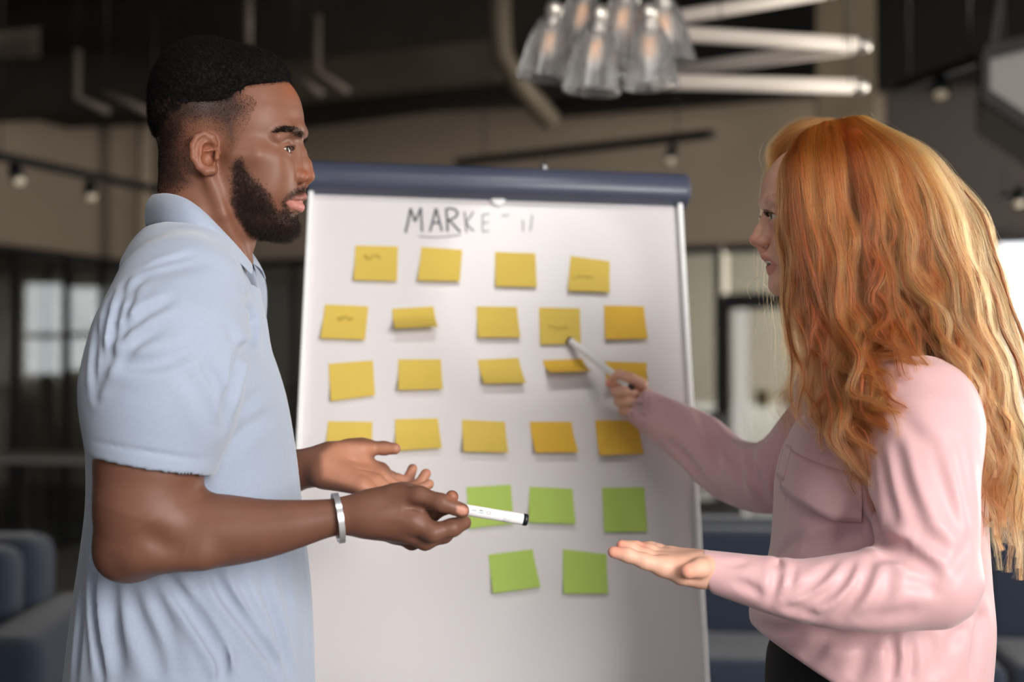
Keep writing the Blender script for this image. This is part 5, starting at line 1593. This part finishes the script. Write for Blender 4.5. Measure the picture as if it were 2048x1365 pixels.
def blouse():
    b = Body()
    sec = [(wz(770), wx(1680), wx(1880), .12, .5), (wz(820), wx(1635), wx(1915), .150, .5), (wz(860), wx(1595), wx(1932), .160, .5), (wz(910), wx(1566), wx(1944), .164, .5), (wz(960), wx(1553), wx(1950), .164, .5), (wz(1040), wx(1548), wx(1954), .162, .5), (wz(1110), wx(1540), wx(1958), .162, .5),
           (wz(1170), wx(1520), wx(1962), .166, .5), (wz(1220), wx(1500), wx(1966), .172, .5), (wz(1260), wx(1504), wx(1966), .174, .5), (wz(1330), wx(1520), wx(1960), .172, .5), (wz(1460), wx(1540), wx(1945), .170, .5)]
    b.add(loft(densify(sec, 60), WY, n=2.15), 0)
    b.add(ell(wp(1775, 830, 0), (.085, .16, .075)), .05)
    b.add(chain([wp(1740, 770, 0), wp(1760, 860, 0)], [.075, .11], .03), .04)
    # near sleeve
    near = schain(pts3([(1800, 800, 1.80), (1852, 835, 1.745), (1850, 960, 1.70), (1856, 1060, 1.675), (1868, 1158, 1.66)]), [.058, .068, .064, .060, .052], .01)
    b.add(near, .030)
    b.add(schain(pts3([(1868, 1165, 1.66), (1770, 1180, 1.655), (1700, 1184, 1.658), (1600, 1182, 1.662), (1500, 1161, 1.668), (1395, 1137, 1.675)]), [.054, .049, .0455, .037, .030, .0225], 0.0, 18), .014)
    # far sleeve
    b.add(schain(pts3([(1660, 850, 2.05), (1560, 950, 2.13), (1465, 942, 2.24), (1400, 888, 2.32), (1335, 846, 2.385), (1262, 802, 2.43)]), [.062, .056, .051, .049, .0405, .0300], 0.0, 18), .03)
    tr = tree_of(b, .008)
    for px, wd, amp in WOMAN_FOLDS:
        q = on_cloth(tr, px)
        if len(q) > 2: b.crease(q, wd * 1.2, amp * .88, lip=.22, n=max(8, 3 * len(px)))
    # front opening, hem, cuffs
    b.crease([wp(1572, 985, -.045), wp(1555, 1050, -.045), wp(1540, 1108, -.045)], .004, -.004)
    a, c = P(1480, 1236, 1.9), P(1700, 1372, 1.9); t = (c - a) / np.linalg.norm(c - a); nrm = np.array([t[2], 0, -t[0]]); nrm = nrm if nrm[2] < 0 else -nrm
    b.cut(Prim(lambda p: smax((p - a) @ nrm, wz(1450) - p[:, 2], .02), (-9, -9, -9), (9, 9, 9)), .004)
    cn = P(1412, 1137, 1.672); cd = P(1300, 1128, 1.672) - cn; cd = cd / np.linalg.norm(cd); cd = cd + np.array([0, .35, -.30]); cd /= np.linalg.norm(cd)
    b.cut(Prim(lambda p: np.where(p[:, 1] < 1.8, (p - cn) @ cd, -1.0), (-9, -9, -9), (9, 9, 9)), .002)
    b.sub(chain(pts3([(1480, 1156, 1.67), (1330, 1122, 1.678)]), [.0210, .0170], .01), .002)
    fn = P(1275, 806, 2.43); fd = P(1240, 780, 2.44) - fn; fd /= np.linalg.norm(fd)
    b.cut(Prim(lambda p: np.where(p[:, 1] > 2.3, (p - fn) @ fd, -1.0), (-9, -9, -9), (9, 9, 9)), .002)
    b.sub(chain(pts3([(1320, 838, 2.39), (1240, 790, 2.44)]), [.0300, .0245], .01), .002)
    return b
bv, bf = blouse().mesh(.0030)
bl = np_mesh('blouse', [(bv, bf)], m_satin, woman); bl['label'] = 'loose pink satin blouse with long sleeves'
bvh = BVHTree.FromPolygons([tuple(x) for x in bv], [tuple(int(i) for i in q) for q in bf])
def panel(name, top, bot, off, m, parent, nu=24, nv=8, thick=.0022):
    """a cloth flap lying just off the blouse: rows between two pixel traces"""
    T = catmull(top, nu); Bt = catmull(bot, nu); verts = []
    for j in range(nv):
        f = j / (nv - 1)
        for i in range(nu):
            x, y = T[i] * (1 - f) + Bt[i] * f
            loc, no = hit(x, y, bvh)
            if loc is None: loc, no = hit(x + 8, y, bvh)
            if loc is None: loc, no = verts[-1], Vector((0, -1, 0))
            dirn = (Vector(CAM) - loc).normalized()
            verts.append(loc + dirn * (off * (.05 + 1.5 * f)))
    faces = [(j * nu + i, j * nu + i + 1, (j + 1) * nu + i + 1, (j + 1) * nu + i) for j in range(nv - 1) for i in range(nu - 1)]
    o = mesh_obj(name, verts, faces, m, parent)
    md = o.modifiers.new('thickness', 'SOLIDIFY'); md.thickness = thick; md.offset = 1
    return o
panel('flap', [(1573, 890), (1600, 910), (1660, 934), (1725, 948)], [(1559, 976), (1590, 1002), (1660, 1040), (1722, 1046)], .006, m_satin, bl)
panel('flap', [(1568, 888), (1576, 890), (1584, 894)], [(1552, 950), (1558, 956), (1566, 962)], .007, m_satin, bl, 8, 6)
# ---- trousers and shoes
m_blackj = mat('black_trousers', (22, 22, 24), .8, .25, var=.1, scale=120)
def wtrousers():
    b = Body()
    sec = [(wz(1255), wx(1560), wx(1925), .13, .5), (wz(1300), wx(1535), wx(1940), .14, .5), (wz(1400), wx(1530), wx(1955), .155, .5), (wz(1520), wx(1535), wx(1965), .17, .5), (wz(1600), wx(1560), wx(1950), .165, .5)]
    b.add(loft(densify(sec, 24), WY), 0)
    for s in (-1, 1):
        b.add(chain([np.array((wx(1745), WY + s * .085, wz(1560))), np.array((wx(1740), WY + s * .09, .48)), np.array((wx(1752), WY + s * .09, .07))], [.095, .062, .05], .03), .03)
    v, f = b.mesh(.007); return np_mesh('trousers', [(v, f)], m_blackj, woman)
wtrousers()
for s in (-1, 1): shoe(woman, wx(1755), WY + s * .09, -1, mat('black_leather', (20, 18, 18), .35, .5), .25)

# ---- hair: waved locks combed from the parting, each a core with fine strands round it
def hair_material(name):
    m = bpy.data.materials.new(name); m.use_nodes = True; nt = m.node_tree
    nt.nodes.remove(nt.nodes['Principled BSDF'])
    h = nt.nodes.new('ShaderNodeBsdfHairPrincipled'); h.model = 'CHIANG'; h.parametrization = 'COLOR'
    h.inputs['Roughness'].default_value = .34; h.inputs['Radial Roughness'].default_value = .42
    ci = nt.nodes.new('ShaderNodeAttribute'); ci.attribute_name = 'tint'; cr = nt.nodes.new('ShaderNodeValToRGB')
    e = cr.color_ramp.elements
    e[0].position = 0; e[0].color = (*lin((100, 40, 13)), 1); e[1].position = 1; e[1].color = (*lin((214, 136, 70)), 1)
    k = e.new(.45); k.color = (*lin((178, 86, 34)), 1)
    nt.links.new(ci.outputs['Fac'], cr.inputs['Fac']); nt.links.new(cr.outputs['Color'], h.inputs['Color'])
    nt.links.new(h.outputs['BSDF'], nt.nodes['Material Output'].inputs['Surface'])
    return m
m_hair = hair_material('copper_hair_strands')
m_core = mat('copper_hair_core', (118, 58, 28), .55, .3, var=.35, scale=30, stretch=(1, 1, .15))
# guide curves on the near side: pixel traces with lateral offsets in metres
GUIDES = [
    (0.00, [(1590, 282, -.030), (1572, 335, -.066), (1570, 420, -.078), (1578, 510, -.080), (1588, 600, -.078), (1600, 690, -.090), (1606, 780, -.110), (1632, 880, -.125)]),
    (0.14, [(1612, 262, -.024), (1588, 330, -.080), (1592, 430, -.094), (1604, 540, -.096), (1622, 650, -.098), (1640, 760, -.125), (1650, 880, -.150), (1700, 1000, -.165), (1748, 1075, -.170)]),
    (0.30, [(1640, 250, -.018), (1632, 330, -.088), (1640, 430, -.104), (1652, 540, -.108), (1676, 650, -.115), (1700, 760, -.150), (1716, 860, -.175), (1740, 960, -.185), (1760, 1040, -.190)]),
    (0.42, [(1664, 243, -.012), (1672, 320, -.086), (1684, 430, -.106), (1694, 540, -.112), (1712, 640, -.125), (1740, 740, -.165), (1790, 800, -.190), (1835, 850, -.205), (1850, 930, -.205)]),
    (0.54, [(1690, 238, -.010), (1720, 310, -.082), (1740, 420, -.104), (1752, 530, -.112), (1776, 620, -.130), (1800, 690, -.160), (1830, 750, -.185), (1860, 830, -.200)]),
    (0.66, [(1704, 236, -.008), (1766, 305, -.078), (1800, 420, -.102), (1820, 540, -.108), (1862, 640, -.125), (1910, 740, -.150), (1940, 850, -.160), (1955, 980, -.160), (1960, 1080, -.155)]),
    (0.78, [(1716, 236, -.006), (1806, 305, -.066), (1856, 420, -.092), (1885, 540, -.098), (1920, 650, -.105), (1955, 760, -.120), (1985, 880, -.125), (2000, 1020, -.120), (2000, 1140, -.115)]),
    (0.90, [(1726, 236, -.004), (1842, 308, -.042), (1905, 425, -.062), (1938, 545, -.070), (1970, 660, -.074), (2002, 770, -.078), (2028, 890, -.080), (2034, 1040, -.078), (2024, 1190, -.075)]),
    (1.00, [(1734, 238, 0.0), (1858, 312, 0.0), (1926, 430, 0.0), (1962, 550, 0.0), (1994, 660, 0.0), (2030, 770, 0.0), (2056, 900, 0.0), (2058, 1040, 0.0), (2040, 1190, 0.0)])]
NP_ = 34
TRESS = np.array([0, .06, .13, .21, .30, .39, .475, .54, .60, .68, .77, .86, .94, 1.001])
GA = np.array([g[0] for g in GUIDES])
GP = np.stack([catmull(g[1], NP_) for g in GUIDES])            # (guides, points, 3) in px, px, m
def guide(a):
    return np.stack([[np.interp(a, GA, GP[:, i, c]) for c in range(3)] for i in range(NP_)])
def to_world(g, mirror=False):
    lat = g[:, 2] * (-1 if mirror else 1)
    # the traces are laid at the depth of the near surface; the far half repeats them about the parting plane
    pos = np.stack([wp(x, y, -abs(l)) for x, y, l in g])
    if mirror: pos[:, 1] = 2 * WY - pos[:, 1]
    return pos
hr = np.random.default_rng(21)
locks = []; strands = []; tints = []
def lock(a, mirror, depth, rad, nst, lenf=1.0, amp=.010, seed=0, core=True, dark=0.0):
    r = np.random.default_rng(seed)
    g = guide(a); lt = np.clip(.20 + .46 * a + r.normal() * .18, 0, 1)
    # clefts between the big tresses, fuller between them
    s_ = np.linspace(0, 1, NP_)
    tb = np.searchsorted(TRESS, a, 'right') - 1; tb = min(max(tb, 0), len(TRESS) - 2)
    tt = 2 * (a - TRESS[tb]) / (TRESS[tb + 1] - TRESS[tb]) - 1; tr_ = np.random.default_rng(300 + tb)
    tph, twl, tsw, tlt = tr_.uniform(0, 6.28), tr_.uniform(.075, .12), tr_.normal() * .012, tr_.normal() * .10
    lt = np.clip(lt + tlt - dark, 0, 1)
    depth = depth + (.022 * abs(tt) ** 3 - .004)
    cleft = .044 * math.exp(-((a - .475) / .026) ** 2) * sstep(.04, .2, s_) + .042 * math.exp(-((a - .60) / .024) ** 2) * sstep(.30, .45, s_) + .016 * math.exp(-((a - .22) / .018) ** 2) * sstep(.2, .4, s_)
    full = .010 * np.sin(np.pi * s_) * (math.sin(a * 40) * .5 + .2)
    if mirror: g[:, 0] += (g[:, 0] - 1024) * .055 * sstep(.10, .25, s_) + 22 * sstep(.12, .30, s_) * (a < .4)
    c = to_world(g, mirror)
    ctr = np.stack([np.full(NP_, wx(1690)), np.full(NP_, WY), c[:, 2]], 1)
    outw = c - ctr; outw[:, 2] = 0; outw /= np.maximum(np.linalg.norm(outw, axis=1), 1e-6)[:, None]
    c = c - outw * (depth * np.minimum(1, np.linspace(0.2, 1.6, NP_)) + cleft - full)[:, None]
    n = max(10, int(NP_ * lenf)); c = c[:n]; outw = outw[:n]
    s = np.linspace(0, 1, n)
    seg = np.concatenate([[0], np.cumsum(np.linalg.norm(np.diff(c, axis=0), axis=1))])
    t = np.gradient(c, axis=0); t /= np.linalg.norm(t, axis=1)[:, None]
    sd = np.cross(t, outw); sd /= np.maximum(np.linalg.norm(sd, axis=1), 1e-6)[:, None]
    wl_ = twl * r.uniform(.93, 1.07); ph = tph + r.normal() * .5; A = amp * r.uniform(.35, 1.3) * sstep(.08, .6, s)
    wav = np.sin(seg / wl_ * 6.283 + ph + .6 * np.sin(seg * 20 + ph)) * A
    wav2 = np.cos(seg / wl_ * 6.283 + ph * 1.3) * A * .6
    c = c + sd * wav[:, None] + outw * (wav2 + .3 * A)[:, None]
    c = c + sd * (np.interp(s, [0, .4, 1], [0, r.normal() * .006, r.normal() * .016]))[:, None] + outw * (np.interp(s, [0, .5, 1], [0, r.normal() * .003, r.normal() * .010]))[:, None]
    c = c + sd * (tsw * s ** 1.5)[:, None]
    # the front tresses curl at their ends
    if .08 < a < .56 and not mirror:
        k_ = sstep(.62, 1.0, s); an_ = k_ * r.uniform(3.5, 6.5) + r.uniform(-.5, .5); rc = r.uniform(.012, .024) * k_
        c = c + sd * (np.sin(an_) * rc)[:, None] + t * (-(1 - np.cos(an_)) * rc * .8)[:, None] + outw * (.25 * rc)[:, None]
    R = rad * np.interp(s, [0, .12, .6, .9, 1], [.55, 1, 1, .8, .4])
    if core and (not mirror or a > .45):
        locks.append((c.copy(), R * .34 * np.interp(s, [0, .7, 1], [1, 1, .04]), sd, outw))
    # strands
    th = r.uniform(0, 6.28, nst); rr = np.sqrt(r.random(nst)); off = r.normal(size=(nst, 2)) * .28
    fz = r.uniform(0, 6.28, (nst, 4)); fr_ = r.uniform(30, 110, (nst, 2)); fa = r.exponential(.0012, nst) + .0002
    ln = np.clip(r.normal(.95, .11, nst), .5, 1.05)
    for k in range(nst):
        u_ = np.cos(th[k] + seg * 6) * rr[k] + off[k, 0]; v_ = np.sin(th[k] + seg * 6) * rr[k] + off[k, 1]
        f1 = fa[k] * np.sin(seg * fr_[k, 0] + fz[k, 0]) * s ** .4 * 1.3; f2 = fa[k] * np.sin(seg * fr_[k, 1] + fz[k, 1]) * s ** .4 * 1.3
        q = c + sd * (R * u_ + f1)[:, None] + outw * (R * v_ * .8 + f2)[:, None]
        m = max(8, int(n * ln[k])); strands.append(q[:min(m, n)])
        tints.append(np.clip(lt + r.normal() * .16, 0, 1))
sid = 0
for i in range(96):                                      # outer layer, side of the head to the viewer
    a = (i + .5) / 96 * .94; sid += 1
    lf = hr.uniform(.80, 1.0) if a < .62 else hr.uniform(.80, 1.0)
    lock(min(max(a + hr.normal() * .006, 0), 1), False, hr.uniform(-.003, .005), hr.uniform(.006, .010), 150, lf, .0085, sid)
for i in range(40):                                      # under layer: naturally darker, its tint also painting shade into the clefts
    a = (i + .5) / 40 * .95 + .02; sid += 1
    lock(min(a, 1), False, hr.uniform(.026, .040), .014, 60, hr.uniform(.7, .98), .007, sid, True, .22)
for i in range(34):                                      # over the back of the head
    sid += 1; b0 = hr.uniform(.86, 1.0)
    lock(b0, bool(i % 2), hr.uniform(-.002, .02), hr.uniform(.009, .014), 110, hr.uniform(.70, 1.0), .010, sid)
for i in range(30):                                      # far side
    sid += 1; a = .02 + (i + .5) / 30 * .9
    lock(a, True, hr.uniform(.0, .02), .013, 50, hr.uniform(.75, 1.0), .010, sid)
ROLL = [[(1668, 246, -.012), (1610, 252, .0), (1572, 272, .016), (1548, 306, .034), (1552, 356, .060), (1560, 420, .080), (1600, 500, .090)],
        [(1650, 252, -.016), (1600, 262, -.006), (1566, 290, .008), (1556, 326, .028), (1566, 380, .060), (1580, 440, .078), (1610, 520, .088)]]
def roll_lock(f, rad, nst, seed):
    r = np.random.default_rng(seed)
    g = catmull(np.array(ROLL[0]) * (1 - f) + np.array(ROLL[1]) * f, 24)
    c = np.stack([wp(x, y, l) for x, y, l in g]); s = np.linspace(0, 1, 24)
    c = c + np.outer(np.sin(s * 9 + r.uniform(0, 6)), [.003, 0, .003]) + r.normal(size=3) * .002
    for k in range(nst):
        o = r.normal(size=3) * rad * .5; q = c + o * np.interp(s, [0, .2, 1], [.4, 1, 1])[:, None] + np.outer(np.sin(s * r.uniform(6, 20) + r.uniform(0, 6)), r.normal(size=3) * .0012)
        strands.append(q); tints.append(np.clip(.5 + r.normal() * .2, 0, 1))
for i in range(14): roll_lock(i / 13, .010, 70, 900 + i)
# fly-away hairs round the outline
for i in range(800):
    r = np.random.default_rng(5000 + i); a = r.choice([r.uniform(.6, 1.0), r.uniform(0, 1)]); g = to_world(guide(a), bool(r.random() < .3))
    ctr = np.stack([np.full(NP_, wx(1690)), np.full(NP_, WY), g[:, 2]], 1); o = g - ctr; o /= np.linalg.norm(o, axis=1)[:, None]
    k0 = int(r.integers(0, 20)); k1 = min(NP_, k0 + int(r.integers(6, 15))); q = g[k0:k1]; s = np.linspace(0, 1, len(q))
    cur = r.normal(size=3) * .012
    q = q + o[k0:k1] * (.004 + r.uniform(.004, .026) * s ** 1.3)[:, None] + np.outer(np.sin(s * r.uniform(3, 9) + r.uniform(0, 6)), cur * .4) + np.outer(s ** 2, cur)
    strands.append(q); tints.append(r.uniform(.5, 1))
cvs = []; cfs = []; nvv = 0
for c, R, sd, ow in locks:
    n = len(c); an = np.arange(8) / 8 * 6.283
    ring = c[:, None] + (sd[:, None] * np.cos(an)[None, :, None] + ow[:, None] * .8 * np.sin(an)[None, :, None]) * R[:, None, None]
    cvs.append(ring.reshape(-1, 3)); idx = np.arange(n * 8).reshape(n, 8)
    q = np.stack([idx[:-1], np.roll(idx[:-1], -1, 1), np.roll(idx[1:], -1, 1), idx[1:]], -1).reshape(-1, 4)
    cfs.append(q + nvv); nvv += n * 8
# the mass beneath: a scalp cap and the hair packed against neck and back
def hair_mass():
    b = Body(); u = lambda n: n / WS
    b.add(ell(ww(1698, 374), (u(116), u(116), u(124))), 0)
    b.add(ell(ww(1760, 440), (u(130), u(110), u(150))), u(40))
    b.add(chain([ww(1790, 480), ww(1850, 650), ww(1925, 850), ww(1955, 960), ww(1965, 1020)], [u(110), u(95), u(70), u(48), u(25)], u(40)), u(40))
    b.add(chain([ww(1650, 420, -40), ww(1665, 560, -60), ww(1690, 680, -95), ww(1720, 800, -170)], [u(55), u(58), u(50), u(34)], u(20)), u(25))
    def face(p):
        w = p.copy(); w[:, 1] = WY - np.abs(p[:, 1] - WY); dd = (w - CAM) @ FW
        X = 1024 + FPX * ((w - CAM) @ RT) / dd; Y = 682.5 - FPX * ((w - CAM) @ UP) / dd
        return (np.interp(Y, [250, 300, 360, 500, 640, 800], [1640, 1600, 1585, 1590, 1612, 1640]) - X) / WS
    b.cut(Prim(face, (-9, -9, -9), (9, 9, 9)), .01)
    return b
mv, mf = hair_mass().mesh(.005)
core = np_mesh('hair', [(mv, mf), (np.concatenate(cvs), np.concatenate(cfs))], m_core, woman); core['label'] = 'long wavy copper-red hair'
hair_obj('hair_strands', strands, m_hair, core, .00008, .00004, tints)
# eyebrow and lashes
m_browh = mat('auburn_brow_hair', (120, 66, 38), .5, .4)
def wside(p):
    w = p.copy(); w[:, 1] = WY - np.abs(p[:, 1] - WY); dd = (w - CAM) @ FW
    return 1024 + FPX * ((w - CAM) @ RT) / dd, 682.5 - FPX * ((w - CAM) @ UP) / dd
p, n = sample(whv, whf, 160000, lambda p: (poly_dist([(1528, 398), (1545, 390), (1572, 398), (1572, 403), (1545, 398), (1530, 408)], *wside(p)) > -1) * (p[:, 0] < wx(1590)) * (p[:, 2] > wz(420)) * (np.abs(p[:, 1] - WY) > .006), 18)
hair_obj('eyebrows', coils(p, n * .5, .006, .0003, .3, 19, 5, bend=lambda q: np.stack([.7 + 0 * q[:, 0], np.sign(q[:, 1] - WY) * .5, .1 + 0 * q[:, 0]], 1)), m_browh, woman, .00012, .00005)
st = []
for S, sg in ((lambda p: np.asarray(p, float), -1), (wmir, 1)):
    c = S(WEYE)
    for i in range(80):
        ph = math.radians(-45 + 105 * i / 79); w = 1 - ((math.degrees(ph) - 8) / 64) ** 2
        th = math.radians(20 * w); R = 20.5 / WS
        d0 = np.array([-math.cos(th) * math.cos(ph), sg * math.cos(th) * math.sin(ph), math.sin(th)])
        a_ = c + d0 * R; L = hr.uniform(.006, .009) if sg < 0 else .002
        st.append(np.array([a_, a_ + d0 * L * .5 + np.array([0, 0, -.0004]), a_ + d0 * L + np.array([0, 0, .0022])]))
hair_obj('eyelashes', st, mat('dark_lash', (40, 26, 20), .5, .3), woman, .00014, .00005)

# marker in the pointing hand
mk2, _, _, _ = marker('whiteboard_marker', np.array(ray_board(1138, 680, .011)), P(1266, 780, 2.40), 'white marker held by the woman, its tip touching a yellow note', .0060)
